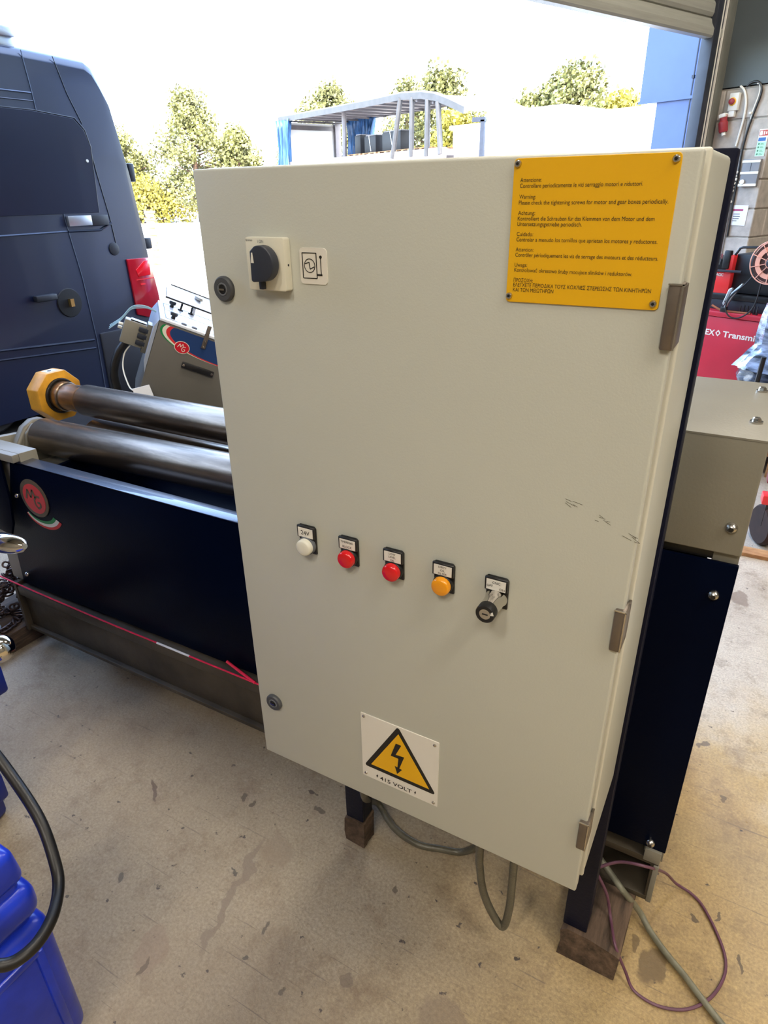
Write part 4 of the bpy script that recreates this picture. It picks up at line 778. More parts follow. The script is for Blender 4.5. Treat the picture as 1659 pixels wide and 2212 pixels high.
MB().prism([(2.79, 0.555), (3.18, 0.555), (3.47, 0.60), (3.50, 0.45), (3.49, 0.03), (2.78, 0.03)], 'x', -5.92, -3.888).build('rear_bumper', 'vantrim', van, bevel=0.015)
MB().box(-3.98, -3.91, 3.37, 3.425, 1.63, 1.76).build('rear_hinge', 'vantrim', van, bevel=0.01); MB().box(-4.02, -3.93, 3.43, 3.50, 1.13, 1.215).build('rear_hinge', 'vantrim', van, bevel=0.008)
MB().ring((-3.9, 2.98, 1.765), 'x', [(0, 0.012), (0.01, 0.010)], 12).build('marker_lens', 'whitelens', van)
for x0 in (-4.16, -5.88):
    for yc in (1.76, -1.55):
        w = MB().ring((x0, yc, 0.34), 'x', [(0.0, 0.20), (0.0, 0.315), (0.03, 0.34), (0.215, 0.34), (0.245, 0.315), (0.247, 0.27), (0.240, 0.22)], 40).build('wheel', 'tyre', van)
        MB().ring((x0 + 0.22, yc, 0.34), 'x', [(0, 0.22), (0.018, 0.21), (0.006, 0.17), (0.012, 0.06), (0.026, 0.05)], 30).build('wheel_rim', 'vantrim', w)
for y in (2.50, 0.9): MB().box(-5.75, -3.93, y, y + 0.13, 2.465, 2.520).box(-3.99, -3.95, y, y + 0.13, 2.40, 2.470).build('roof_rack_bar', 'alu', van, bevel=0.006, label='silver roof rack bar')

# ================================================================ FOREGROUND LEFT
can = thing('jerrycan', 'blue plastic jerrycan on the floor at the lower left corner', 'jerrycan', (-0.40, -0.50, 0.0))
KZ = Matrix.Translation((0.011, -0.022, 0)) @ Matrix.Diagonal((1, 1, 1.13, 1))
def jm(): mb = MB(); mb.T = KZ; return mb
jm().box(-0.53, -0.246, -0.66, -0.332, 0.002, 0.315).build('can_body', 'bluecan', can, bevel=0.028, seg=5)
jm().box(-0.52, -0.268, -0.64, -0.352, 0.29, 0.41).build('groove', 'bluecan', can, bevel=0.012, seg=3)
jm().box(-0.53, -0.250, -0.66, -0.334, 0.325, 0.392).build('shoulder', 'bluecan', can, bevel=0.026, seg=5)
jm().prism([(-0.655, 0.398), (-0.655, 0.470), (-0.345, 0.470), (-0.338, 0.398), (-0.470, 0.398), (-0.478, 0.430), (-0.575, 0.430), (-0.582, 0.398)], 'x', -0.500, -0.262).build('carry_handle', 'bluecan', can, bevel=0.018, seg=5)
for z in (0.268, 0.045): jm().box(-0.250, -0.2405, -0.62, -0.372, z - 0.008, z + 0.008).build('side_rib', 'bluecan', can, bevel=0.004)
for y in (-0.372, -0.62): jm().box(-0.250, -0.2405, y - 0.008, y + 0.008, 0.045, 0.268).build('side_rib', 'bluecan', can, bevel=0.004)
tp = jm().cyl((-0.248, -0.520, 0.215), 'x', 0.016, 0, 0.020).build('tap', 'rubber', can)
jm().ring((-0.228, -0.520, 0.215), 'x', [(0, 0.011), (0.014, 0.011), (0.016, 0.008)], 16).build('tap_cap', 'steel', tp)
hose = MB().tube([(-0.70, -0.27, 0.66), (-0.50, -0.29, 0.655), (-0.400, -0.293, 0.635), (-0.335, -0.298, 0.595), (-0.245, -0.316, 0.555), (-0.186, -0.340, 0.515), (-0.150, -0.363, 0.498), (-0.112, -0.405, 0.498), (-0.098, -0.450, 0.500), (-0.115, -0.487, 0.505), (-0.165, -0.520, 0.545), (-0.26, -0.57, 0.610), (-0.50, -0.58, 0.66), (-0.80, -0.45, 0.66)], 0.0096, 12)
base(hose, 'rubber', 'rubber_hose', 'thick black rubber hose looping above the blue jerrycan', 'hose')
bl = thing('blue_machine', 'blue machine at the left edge with polished handle and ball knob', 'machine', (-1.0, -0.30, 0.0))
MB().box(-1.20, -0.86, -0.45, -0.12, 0.0, 0.90).build('column', 'bluemach', bl, bevel=0.02)
MB().box(-1.25, -0.66, -0.48, -0.10, 0.88, 1.20).build('head', 'bluemach', bl, bevel=0.03)
MB().box(-1.10, -0.634, -0.19, -0.12, 0.525, 0.602).build('arm', 'bluemach', bl, bevel=0.01)
MB().box(-1.20, -0.822, -0.19, -0.12, 0.085, 0.172).build('base_lug', 'bluemach', bl, bevel=0.012)
hd = MB().ring((-0.468, -0.175, 0.985), (1, 0.02, 0.13), [(-0.18, 0.007), (0.0, 0.007), (0.035, 0.008), (0.045, 0.012), (0.070, 0.0165), (0.100, 0.0180), (0.130, 0.0160), (0.150, 0.011), (0.158, 0.005)], 32).build('oval_handle', 'chrome', bl, label='polished oval handle')
MB().ring((-0.588, -0.18, 0.73), (1, -0.05, 0.14), [(-0.28, 0.009), (0.075, 0.009), (0.080, 0.012), (0.088, 0.020), (0.100, 0.0255), (0.112, 0.0275), (0.124, 0.0255), (0.135, 0.019), (0.141, 0.008)], 32).build('ball_knob', 'chrome', bl, label='polished ball knob')

# ================================================================ RIGHT BACKGROUND (building frame)
def bthing(name, label, cat, x, y, z, group=None): return thing(name, label, cat, bw(x, y, z), RZ_WALL, group)
def L(ox, oy, oz=0.0):
    """builder in the building frame, relative to a thing standing at (ox, oy, oz)"""
    mb = MB(); mb.T = Matrix.Translation((-ox, -oy, -oz)); return mb
# red chest with white lettering
ox, oy = 1.45, -1.45; chest = bthing('red_chest', 'long red chest with white lettering beyond the machine', 'chest', ox, oy, 0)
L(ox, oy).box(0.75, 2.15, -1.77, -1.15, 0.05, 0.755).build('chest_body', 'red', chest, local=True, bevel=0.006)
L(ox, oy).box(0.74, 2.16, -1.782, -1.14, 0.758, 0.792).build('lid', 'red', chest, local=True, bevel=0.005)
for x in (0.80, 2.0): L(ox, oy).box(x, x + 0.12, -1.70, -1.25, 0.0, 0.055).build('foot', 'black', chest, local=True)
def ltext(s, m, par, x, y, z, ox, oy, width, size, align='LEFT', off=0.0): return text(s, m, par, (x - ox, y - oy, z), X1, Z1, width=width, size=size, align=align, local=True, off=off)
ltext('TEREX', 'signwhite', chest, 1.322, -1.7715, 0.636, ox, oy, 0.155, 0.052, 'RIGHT', 0.0012)
L(ox, oy).prism([(1.326, 0.655), (1.344, 0.676), (1.362, 0.655), (1.344, 0.634)], 'y', -1.773, -1.770).build('logo_diamond', 'signwhite', chest, local=True)
L(ox, oy).prism([(1.336, 0.655), (1.344, 0.665), (1.352, 0.655), (1.344, 0.645)], 'y', -1.7745, -1.772).build('logo_diamond', 'red', chest, local=True)
ltext('Transmission', 'signwhite', chest, 1.376, -1.7715, 0.636, ox, oy, 0.335, 0.052, 'LEFT', 0.0012)
# red wire-feed welder with its spool
ox, oy, oz = 1.40, -1.45, 0.792; wld = bthing('welding_machine', 'red welding set with a peach wire spool standing on the red chest', 'welder', ox, oy, oz)
L(ox, oy, oz).box(1.00, 1.325, -1.72, -1.40, 0.895, 1.02).build('front_panel', 'redb', wld, local=True, bevel=0.004)
L(ox, oy, oz).box(1.285, 1.325, -1.722, -1.40, 1.02, 1.128).build('red_side', 'redb', wld, local=True, bevel=0.004)
L(ox, oy, oz).box(1.32, 1.72, -1.68, -1.38, 0.90, 1.135).build('feed_housing', 'black', wld, local=True, bevel=0.006)
L(ox, oy, oz).box(1.00, 1.285, -1.70, -1.40, 1.03, 1.10).build('feed_cover', 'black', wld, local=True, bevel=0.006)
L(ox, oy, oz).box(1.00, 1.60, -1.72, -1.36, 0.860, 0.896).build('tray', 'black', wld, local=True, bevel=0.004)
L(ox, oy, oz).box(1.00, 1.75, -1.70, -1.25, 0.792, 0.862).build('tray_base', 'guide', wld, local=True, bevel=0.006)
ltext_z = lambda s, m, par, x, y, z, w, size, align='LEFT': text(s, m, par, (x - ox, y - oy, z - oz), X1, Z1, width=w, size=size, align=align, local=True, off=0.0006)
ltext_z('MAGIC', 'signwhite', wld, 1.278, -1.7215, 1.000, 0.062, 0.024, 'RIGHT')
L(ox, oy, oz).box(1.262, 1.305, -1.735, -1.70, 1.045, 1.155).build('black_corner', 'black', wld, local=True, bevel=0.006)
for k in range(4): L(ox, oy, oz).box(1.225 + k * 0.007, 1.229 + k * 0.007, -1.735, -1.725, 1.07, 1.135).build('vent_rib', 'steel', wld, local=True)
L(ox, oy, oz).tube([(1.20, -1.74, 1.033), (1.40, -1.745, 1.036)], 0.008, 8).build('support_bar', 'guide', wld, local=True)
L(ox, oy, oz).tube([(1.318, -1.70, 1.128), (1.342, -1.70, 1.170), (1.36, -1.70, 1.176), (1.52, -1.70, 1.184), (1.62, -1.70, 1.184)], 0.008, 8, smooth=False).build('carry_handle', 'black', wld, local=True)
C0 = (1.615, -1.86, 1.112)
sp = L(ox, oy, oz).torus(C0, 'y', 0.121, 0.0035, 56, 8).build('spool_rim', 'peach', wld, local=True)
L(ox, oy, oz).torus((C0[0], -1.82, C0[2]), 'y', 0.121, 0.0035, 56, 8).build('spool_rim', 'peach', wld, local=True)
rg = L(ox, oy, oz); nn = 48; vs = []
for r_ in (0.094, 0.068):
    for k in range(nn): a = 2 * PI * k / nn; vs.append((C0[0] + r_ * math.cos(a), C0[1] + 0.002, C0[2] + r_ * math.sin(a)))
for r_ in (0.094, 0.068):
    for k in range(nn): a = 2 * PI * k / nn; vs.append((C0[0] + r_ * math.cos(a), C0[1] + 0.008, C0[2] + r_ * math.sin(a)))
fs = []
for k in range(nn):
    j = (k + 1) % nn; fs += [(k, j, nn + j, nn + k), (2 * nn + k, 2 * nn + j, 3 * nn + j, 3 * nn + k), (k, j, 2 * nn + j, 2 * nn + k), (nn + k, nn + j, 3 * nn + j, 3 * nn + k)]
rg.add(vs, fs).build('spool_flange', 'peach', wld, local=True)
L(ox, oy, oz).ring((C0[0], -1.85, C0[2]), 'y', [(0, 0.112), (0.05, 0.112)], 40).build('wire_coil', 'wire', wld, local=True, label='brown wire wound on the spool')
for k in range(10):
    a = 2 * PI * k / 10 + 0.28
    L(ox, oy, oz).tube([(C0[0] + 0.03 * math.cos(a), C0[1] - 0.001, C0[2] + 0.03 * math.sin(a)), (C0[0] + 0.120 * math.cos(a), C0[1] - 0.001, C0[2] + 0.120 * math.sin(a))], 0.0026, 6).build('spool_spoke', 'peach', wld, local=True)
L(ox, oy, oz).torus(C0, 'y', 0.032, 0.003, 28, 6).build('spool_hub', 'peach', wld, local=True)
L(ox, oy, oz).ring((C0[0], C0[1], C0[2]), (0, -1, 0), [(-0.01, 0.028), (0.008, 0.026), (0.016, 0.020), (0.018, 0.013), (0.026, 0.012)], 24).build('spool_nut', 'guide', wld, local=True)
L(ox, oy, oz).tube([(C0[0], -1.86, C0[2]), (C0[0], -1.60, C0[2])], 0.012, 8).build('spool_axle', 'steel', wld, local=True)
base_tube = L(ox, oy, oz).tube([(1.52, -1.78, 1.075), (1.463, -1.79, 0.976), (1.393, -1.80, 0.901), (1.374, -1.805, 0.833), (1.401, -1.81, 0.782), (1.452, -1.81, 0.767), (1.504, -1.81, 0.790), (1.543, -1.80, 0.844), (1.552, -1.79, 0.933), (1.545, -1.77, 1.06)], 0.0048, 8)
base_tube.build('torch_lead', 'rubber', wld, local=True, label='black lead hanging in a loop')
# things lying on the chest lid in front of the welder
ox, oy, oz = 1.40, -1.77, 0.792
cl = bthing('welding_clamp', 'pale metal earth clamp standing on the red chest lid', 'clamp', ox, oy, oz)
L(ox, oy, oz).prism([(1.345, 0.830), (1.352, 0.84), (1.388, 0.935), (1.378, 0.945), (1.362, 0.935), (1.338, 0.845)], 'y', -1.785, -1.765).build('clamp_jaw', 'alu', cl, local=True, bevel=0.003)
L(ox, oy, oz).prism([(1.352, 0.815), (1.365, 0.812), (1.392, 0.88), (1.446, 0.968), (1.440, 0.976), (1.385, 0.915)], 'y', -1.790, -1.770).build('clamp_jaw', 'alu', cl, local=True, bevel=0.003)
L(ox, oy, oz).cyl((1.362, -1.80, 0.86), 'y', 0.006, 0, 0.045).build('clamp_pin', 'steel', cl, local=True)
L(ox, oy, oz).box(1.335, 1.372, -1.79, -1.765, 0.792, 0.825).build('clamp_handle', 'rubber', cl, local=True, bevel=0.003)
ld = bthing('earth_lead', 'copper coloured lead lying along the red chest lid', 'lead', 1.42, -1.775, 0.792)
L(1.42, -1.775, 0.792).tube([(1.27, -1.776, 0.825), (1.34, -1.776, 0.800), (1.42, -1.774, 0.7985), (1.52, -1.772, 0.7985)], 0.0065, 8).build('lead', 'copper', ld, local=True)
random.seed(5)
for k in range(6):
    x = 1.44 + k * 0.022; h = random.uniform(0.02, 0.055)
    o = bthing('clamp_bolt', 'small dark fixing on the red chest lid, %s to the right of the clamp' % ('first', 'second', 'third', 'fourth', 'fifth', 'sixth')[k], 'fixing', x, -1.745 + random.uniform(-0.01, 0.01), 0.792, 'dark fixings on the chest lid')
    MB().ring((0, 0, 0), 'z', [(0, 0.009), (0.006, 0.009), (0.007, 0.004), (h, 0.004)], 8).build('shank', 'black', o, local=True)
# load wrapped in stretch film
random.seed(11)
def wrapped(ox, oy, prof, name, m, par, seed):
    """squeezed, creased film: stacked rounded rings with folds"""
    mb = MB(); n = 56; vs = []; fs = []
    for i, (z, x0, x1, y0, y1) in enumerate(prof):
        for k in range(n):
            a = 2 * PI * k / n; c, s = math.cos(a), math.sin(a); e = 0.55
            px = math.copysign(abs(c) ** e, c); py = math.copysign(abs(s) ** e, s)
            w = noise.noise(Vector((k * 0.55 + seed, z * 5.0, seed))) * 0.020 + noise.noise(Vector((k * 1.7, z * 21.0, seed))) * 0.008
            vs.append(((x0 + x1) / 2 + px * ((x1 - x0) / 2 + w) - ox, (y0 + y1) / 2 + py * ((y1 - y0) / 2 + w) - oy, z + noise.noise(Vector((k * 0.8, z * 9, seed + 4))) * 0.006))
    for i in range(len(prof) - 1):
        for k in range(n): fs.append((i * n + k, i * n + (k + 1) % n, (i + 1) * n + (k + 1) % n, (i + 1) * n + k))
    fs.append(list(range(n))[::-1]); fs.append([(len(prof) - 1) * n + k for k in range(n)])
    return mb.add(vs, fs).build(name, m, par, local=True)
ox, oy = 2.05, -2.02; wr_ = bthing('wrapped_load', 'load wrapped in clear stretch film in front of the red chest', 'wrapped load', ox, oy, 0)
wrapped(ox, oy, [(0.145 + 0.025 * k, 1.690 + 0.010 * math.sin(k * 2), 2.45, -2.30, -1.80) for k in range(19)], 'wrapped_base', 'wrapd', wr_, 3)
wrapped(ox, oy, [(0.58 + 0.016 * k, 1.675 + 0.085 * min(1, k / 8), 2.42, -2.32 + 0.02 * min(1, k / 8), -1.82) for k in range(11)] + [(0.76 + 0.02 * k, 1.765 + 0.003 * k, 2.35 - 0.01 * k, -2.30, -1.85) for k in range(10)] + [(0.965, 1.82, 2.28, -2.26, -1.9)], 'wrapped_top', 'wrap', wr_, 8)
pal = bthing('pallet', 'wooden pallet carrying the film wrapped load', 'pallet', ox, oy, 0)
for k in range(6): L(ox, oy).box(1.70, 2.46, -2.31 + k * 0.088, -2.31 + k * 0.088 + 0.07, 0.122, 0.144).build('deck_board', 'pallet', pal, local=True)
for x in (1.70, 2.04, 2.36): L(ox, oy).box(x, x + 0.09, -2.31, -1.80, 0.0, 0.120).build('bearer', 'pallet', pal, local=True)
base_bar = L(0, 0); base_bar.T = Matrix.Translation(P0) @ Matrix.Rotation(RZ_WALL, 4, 'Z')
base_bar.tube([(1.885, -2.36, 0.20), (1.905, -2.36, 0.68)], 0.013, 8); base_bar.box(1.83, 1.93, -2.42, -2.34, 0.002, 0.20)
base(base_bar, 'black', 'black_post', 'short black post standing in front of the film wrapped load', 'post')
# red trolley with a wheel, seen past the edge of the grey cover
tr = thing('red_trolley', 'red trolley frame on a dark wheel at the right edge', 'trolley', (1.0, 2.55, 0.0), 0.1)
MB().box(-0.17, 0.42, -0.03, 0.04, 0.205, 0.250).build('frame_bar', 'redb', tr, local=True, bevel=0.006)
MB().box(-0.15, 0.42, 0.10, 0.16, 0.26, 0.32).build('frame_bar', 'reddark', tr, local=True, bevel=0.006)
MB().box(-0.13, 0.42, 0.06, 0.40, 0.42, 0.62).build('tray', 'reddark', tr, local=True, bevel=0.01)
for x in (-0.10, 0.36): MB().box(x, x + 0.04, 0.07, 0.11, 0.25, 0.43).build('upright', 'reddark', tr, local=True)
MB().ring((-0.13, 0.0, 0.096), (0.93, 0.36, 0), [(-0.028, 0.06), (-0.028, 0.088), (-0.018, 0.096), (0.018, 0.096), (0.028, 0.088), (0.028, 0.06)], 28).build('wheel', 'brownleather', tr, local=True)
MB().ring((0.33, 0.1, 0.096), (0.93, 0.36, 0), [(-0.028, 0.06), (-0.028, 0.088), (-0.018, 0.096), (0.018, 0.096), (0.028, 0.088), (0.028, 0.06)], 28).build('wheel', 'brownleather', tr, local=True)
MB().box(-0.15, -0.08, -0.03, 0.03, 0.10, 0.206).build('fork', 'black', tr, local=True)
base(MB().box(0.74, 1.6, 2.36, 2.43, 0.001, 0.018), 'pallet', 'floor_batten', 'thin wooden batten lying on the floor by the trolley wheel', 'batten')

# ================================================================ ON THE PIER
yp = 0.119
def pier(name, label, cat, x, z, group=None): return thing(name, label, cat, bw(x, yp, z), RZ_WALL, group)
iso = pier('wall_isolator', 'white wall isolator with red knob on the block pier', 'switch', 0.19, 2.095)
MB().box(-0.045, 0.034, -0.042, 0.0, 0.0, 0.128).build('isolator_box', 'white', iso, local=True, bevel=0.004)
yk = MB().ring((-0.012, -0.042, 0.066), (0, -1, 0), [(0, 0.030), (0.006, 0.030), (0.010, 0.026)], 28).build('yellow_ring', 'knobyel', iso, local=True)
MB().ring((-0.012, -0.05, 0.066), (0, -1, 0), [(0, 0.024), (0.018, 0.022), (0.022, 0.016)], 24).build('red_knob', 'socketred', yk, local=True)
MB().box(-0.034, 0.016, -0.036, -0.002, -0.045, 0.0).build('cable_entry', 'white', iso, local=True, bevel=0.004)
plg = pier('industrial_plug', 'red industrial plug hanging in the socket below the isolator', 'plug', 0.165, 1.885)
T1 = Matrix.Rotation(math.radians(-14), 4, 'Y')
def pm(): mb = MB(); mb.T = T1; return mb
pm().ring((0.0, -0.05, 0.03), (0, 0, 1), [(0.0, 0.016), (0.03, 0.018)], 20).build('plug_gland', 'white', plg, local=True)
pm().ring((0.0, -0.05, 0.055), (0, 0, 1), [(0, 0.030), (0.01, 0.036), (0.075, 0.038), (0.085, 0.030)], 24).build('plug_body', 'socketred', plg, local=True)
pm().ring((0.005, -0.05, 0.135), (0, 0, 1), [(0, 0.028), (0.035, 0.030), (0.045, 0.034)], 24).build('plug_sleeve', 'socketred', plg, local=True)
pm().box(-0.02, 0.035, -0.085, 0.0, 0.165, 0.195).build('socket_shroud', 'white', plg, local=True, bevel=0.006)
def wtube(pts, r, m, name, label, cat, group=None, k=8):
    mb = MB(); mb.tube([bw(x, yp - yo, z) for x, yo, z in pts], r, k); return base(mb, m, name, label, cat, group)
wtube([(0.206, 0.012, 2.27), (0.245, 0.012, 2.235), (0.275, 0.012, 2.16), (0.284, 0.012, 2.08), (0.282, 0.012, 2.0), (0.270, 0.012, 1.90), (0.262, 0.012, 1.83)], 0.0085, 'white', 'white_cable', 'white cable curving down the pier beside the isolator', 'cable')
wtube([(0.262, 0.012, 1.82), (0.285, 0.012, 1.70), (0.300, 0.012, 1.55), (0.310, 0.012, 1.35), (0.312, 0.012, 1.20), (0.315, 0.012, 0.9)], 0.0095, 'alu', 'steel_conduit', 'pale conduit running down the pier below the white cable', 'conduit')
wtube([(0.262, 0.014, 2.262), (0.295, 0.014, 2.285), (0.345, 0.014, 2.285), (0.385, 0.014, 2.24), (0.388, 0.014, 2.18), (0.365, 0.014, 2.08), (0.340, 0.014, 1.95), (0.328, 0.014, 1.80), (0.333, 0.014, 1.60), (0.340, 0.014, 1.35), (0.345, 0.014, 1.12)], 0.0085, 'rubber', 'black_cable', 'black cable arching over and running down the pier', 'cable')
wtube([(0.345, 0.016, 2.272), (0.368, 0.016, 2.262), (0.376, 0.016, 2.20), (0.352, 0.016, 2.08), (0.348, 0.016, 2.02)], 0.006, 'white', 'grey_cable', 'thin pale cable tied against the black cable', 'cable')
for k, (x, z) in enumerate(((0.338, 2.065), (0.322, 1.63), (0.318, 1.60), (0.324, 1.575), (0.318, 1.545), (0.312, 1.515), (0.314, 1.487), (0.318, 1.40))):
    mb = MB(); mb.ring(bw(x, yp - 0.024, z), 'z', [(-0.010, 0.008), (-0.006, 0.013), (0.006, 0.013), (0.010, 0.008)], 14)
    base(mb, 'white', 'cable_clip', ('small white clip on the pier cables, %s') % ('topmost beside the isolator', 'first below the trunking', 'second below the trunking', 'third below the trunking', 'fourth below the trunking', 'fifth below the trunking', 'sixth below the trunking', 'lowest beside the paper notice')[k], 'clip', 'white cable clips on the pier')
sg = pier('fire_action_sign', 'white and green fire action sign on the pier', 'sign', 0.47, 1.744)
MB().prism([(-0.035, 0.0), (0.042, 0.0), (0.042, 0.200), (-0.035, 0.200)], 'y', -0.004, -0.001).build('sign_sheet', 'signwhite', sg, local=True)
MB().box(-0.030, 0.040, -0.0050, -0.0040, 0.150, 0.192).build('red_block', 'signred', sg, local=True)
MB().box(-0.026, -0.004, -0.0056, -0.0049, 0.154, 0.188).build('pictogram', 'signwhite', sg, local=True); MB().box(0.004, 0.014, -0.0056, -0.0049, 0.158, 0.184).build('pictogram', 'signwhite', sg, local=True); MB().box(0.022, 0.032, -0.0056, -0.0049, 0.162, 0.180).build('pictogram', 'signwhite', sg, local=True)
MB().box(-0.030, 0.030, -0.0050, -0.0040, 0.112, 0.138).build('blue_block', 'signblue', sg, local=True)
MB().box(-0.033, 0.040, -0.0050, -0.0040, 0.004, 0.108).build('green_block', 'signgreen', sg, local=True)
for k in range(4):
    MB().ring((-0.018, -0.005, 0.092 - k * 0.025), (0, -1, 0), [(0, 0.007), (0.0006, 0.007)], 14).build('sign_dot', 'darkgreen', sg, local=True)
    for j in range(2): MB().box(-0.004, 0.024 - 0.006 * j, -0.0056, -0.0049, 0.092 - k * 0.025 - 0.006 + j * 0.007, 0.092 - k * 0.025 - 0.003 + j * 0.007).build('sign_line', 'darkgreen', sg, local=True)
tk = pier('cable_trunking', 'pale trunking box with white lids on the pier under the sign', 'trunking', 0.44, 1.520)
MB().box(-0.073, 0.070, -0.040, 0.0, 0.0, 0.205).build('trunking_body', 'trunkg', tk, local=True, bevel=0.003)
for z in (0.178, 0.092, 0.0): MB().box(-0.078, 0.073, -0.046, -0.038, z, z + 0.020).build('trunking_lid', 'white', tk, local=True, bevel=0.002)
MB().box(-0.002, 0.002, -0.042, -0.038, 0.112, 0.178).build('trunking_joint', 'guide', tk, local=True)
MB().ring((-0.045, -0.045, 0.034), (0, -1, 0), [(0, 0.020), (0.01, 0.019), (0.012, 0.012)], 20).build('white_cap', 'white', tk, local=True)
pp = pier('paper_notice', 'white paper notice with magenta bar on the pier', 'notice', 0.405, 1.212)
MB().prism([(-0.066, 0.002), (0.066, -0.002), (0.068, 0.160), (-0.066, 0.162)], 'y', -0.004, -0.001).build('sheet', 'paper', pp, local=True)
MB().box(-0.066, 0.028, -0.0050, -0.0040, 0.116, 0.131).build('magenta_bar', 'magenta', pp, local=True)
for k in range(4): MB().box(-0.050, (0.006, 0.010, 0.004, -0.012)[k], -0.0050, -0.0040, 0.088 - k * 0.018, 0.094 - k * 0.018).build('text_line', 'greyprint', pp, local=True)

# ================================================================ OUTSIDE: TRAILER, BUILDINGS, TREES
A = Vector((-16.746, 22.19, 0)); RZT = math.atan2(18.634 - 22.19, -9.407 + 16.746)
tra = thing('curtain_trailer', 'open sided trailer with curved white roof and blue curtains in the yard', 'trailer', A, RZT)
def tm(): return MB()
def tb(mb, name, m, **k): return mb.build(name, m, tra, local=True, **k)
near = [(0.15, 4.05), (1.2, 4.03), (4.0, 4.0), (6.5, 3.99), (7.9, 4.0), (8.85, 3.93), (9.44, 3.83), (10.0, 3.66), (10.67, 3.42)]
def roofstrip(y0, y1, dz0, t, name, m, pts=near):
    mb = MB(); n = len(pts)
    vs = [(x, y0, z + dz0) for x, z in pts] + [(x, y1, z + dz0 + 0.05) for x, z in pts] + [(x, y0, z + dz0 + t) for x, z in pts] + [(x, y1, z + dz0 + t + 0.05) for x, z in pts]
    fs = []
    for i in range(n - 1): fs += [(i, i + 1, n + i + 1, n + i), (2 * n + i, 2 * n + i + 1, 3 * n + i + 1, 3 * n + i), (i, i + 1, 2 * n + i + 1, 2 * n + i), (n + i, n + i + 1, 3 * n + i + 1, 3 * n + i)]
    fs += [(0, n, 3 * n, 2 * n), (n - 1, 2 * n - 1, 4 * n - 1, 3 * n - 1)]
    mb.add(vs, fs); return tb(mb, name, m)
rf_ = roofstrip(0.0, 2.5, -0.02, 0.04, 'roof', 'trailerw')
roofstrip(-0.06, 0.02, -0.10, 0.16, 'roof_rail', 'railg')
roofstrip(2.46, 2.54, -0.06, 0.10, 'roof_rail', 'trailerg', [(x, z) for x, z in near if x < 9.9])
for k in range(13):
    x = 0.6 + k * 0.72; z = 4.0 if x < 8.3 else 3.9 - (x - 8.3) * 0.16
    tb(MB().box(x, x + 0.07, 0.02, 2.48, z - 0.07, z - 0.015), 'roof_bow', 'trailerg')
tb(MB().box(0.1, 9.9, 0.0, 2.5, 2.42, 2.58), 'deck', 'trailerg'); tb(MB().box(0.1, 9.9, 0.3, 2.2, 1.0, 2.42), 'chassis', 'trailerg')
tb(MB().box(0.1, 9.9, -0.03, 0.03, 2.36, 2.62), 'side_rave', 'trailerw')
for x0, z0, x1, z1 in ((7.43, 2.45, 7.85, 3.95), (8.37, 2.45, 8.40, 3.92), (9.09, 2.43, 9.11, 3.80), (9.71, 2.45, 9.56, 3.70)):
    tb(MB().tube([(x0, -0.02, z0), (x1, -0.02, z1)], 0.075, 8), 'side_post', 'railg')
tb(MB().tube([(4.02, 0.4, 2.5), (4.08, 0.4, 3.98)], 0.08, 8), 'side_post', 'trailerg'); tb(MB().tube([(2.73, 2.45, 2.5), (2.75, 2.45, 4.0)], 0.06, 8), 'side_post', 'trailerg')
tb(MB().box(6.9, 7.0, 1.6, 1.75, 2.5, 3.95), 'side_post', 'trailerg')
tb(MB().box(0.15, 0.27, 0.0, 2.5, 2.5, 3.95), 'bulkhead', 'whitebuild'); tb(MB().box(0.27, 0.34, 0.0, 2.5, 3.72, 3.86), 'bulkhead_bar', 'trailerg')
tb(MB().box(0.20, 0.42, 2.25, 2.5, 2.5, 3.95), 'corner_post', 'trailerg')
def curtain(x0, x1, y, z0, z1, name, seed, waist=0.8):
    random.seed(seed); mb = MB(); n = 26; m_ = 9; vs = []; fs = []
    for j in range(m_):
        t = j / (m_ - 1); w = (x1 - x0) * (1 - (1 - waist) * math.sin(t * PI)); xc = (x0 + x1) / 2 - 0.12 * t
        for i in range(n):
            u_ = i / (n - 1); vs.append((xc + w * (u_ - 0.5), y + 0.10 * math.sin(u_ * 21 + seed + t * 1.5) + 0.05 * math.sin(u_ * 47 + t * 3), z1 + (z0 - z1) * t + 0.03 * math.sin(u_ * 15)))
    for j in range(m_ - 1):
        for i in range(n - 1): fs.append((j * n + i, j * n + i + 1, (j + 1) * n + i + 1, (j + 1) * n + i))
    mb.add(vs, fs); o = tb(mb, name, 'curtain', label='bunched blue tarpaulin curtain')
    md = o.modifiers.new('thick', 'SOLIDIFY'); md.thickness = 0.02; return o
curtain(0.10, 1.05, -0.05, 2.10, 3.98, 'curtain', 3, 0.72); curtain(1.2, 2.2, 2.35, 2.6, 4.0, 'curtain', 5, 0.9); curtain(2.3, 3.0, 2.40, 2.9, 4.0, 'curtain', 8, 0.8)
for x in (1.0, 2.2, 8.2):
    for y in (0.15, 2.0): tb(MB().ring((x, y, 0.5), (0, 1, 0), [(0, 0.28), (0.0, 0.47), (0.04, 0.5), (0.26, 0.5), (0.3, 0.47), (0.3, 0.28)], 28), 'wheel', 'tyre')
random.seed(3)
for k in range(5):
    x = 3.9 + k * 0.92; y = 0.60
    P = thing('pallet', 'brown wooden pallet on the trailer deck, %s from the left' % ('first', 'second', 'third', 'fourth', 'fifth')[k], 'pallet', A + Matrix.Rotation(RZT, 3, 'Z') @ Vector((x, y, 2.58)), RZT, 'pallets on the trailer deck')
    for q in range(5): MB().box(0, 0.8, q * 0.2, q * 0.2 + 0.16, 0.118, 0.142).build('deck_board', 'pallet', P, local=True)
    for q in (0, 0.35, 0.68): MB().box(q, q + 0.12, 0, 0.95, 0, 0.118).build('bearer', 'pallet', P, local=True)
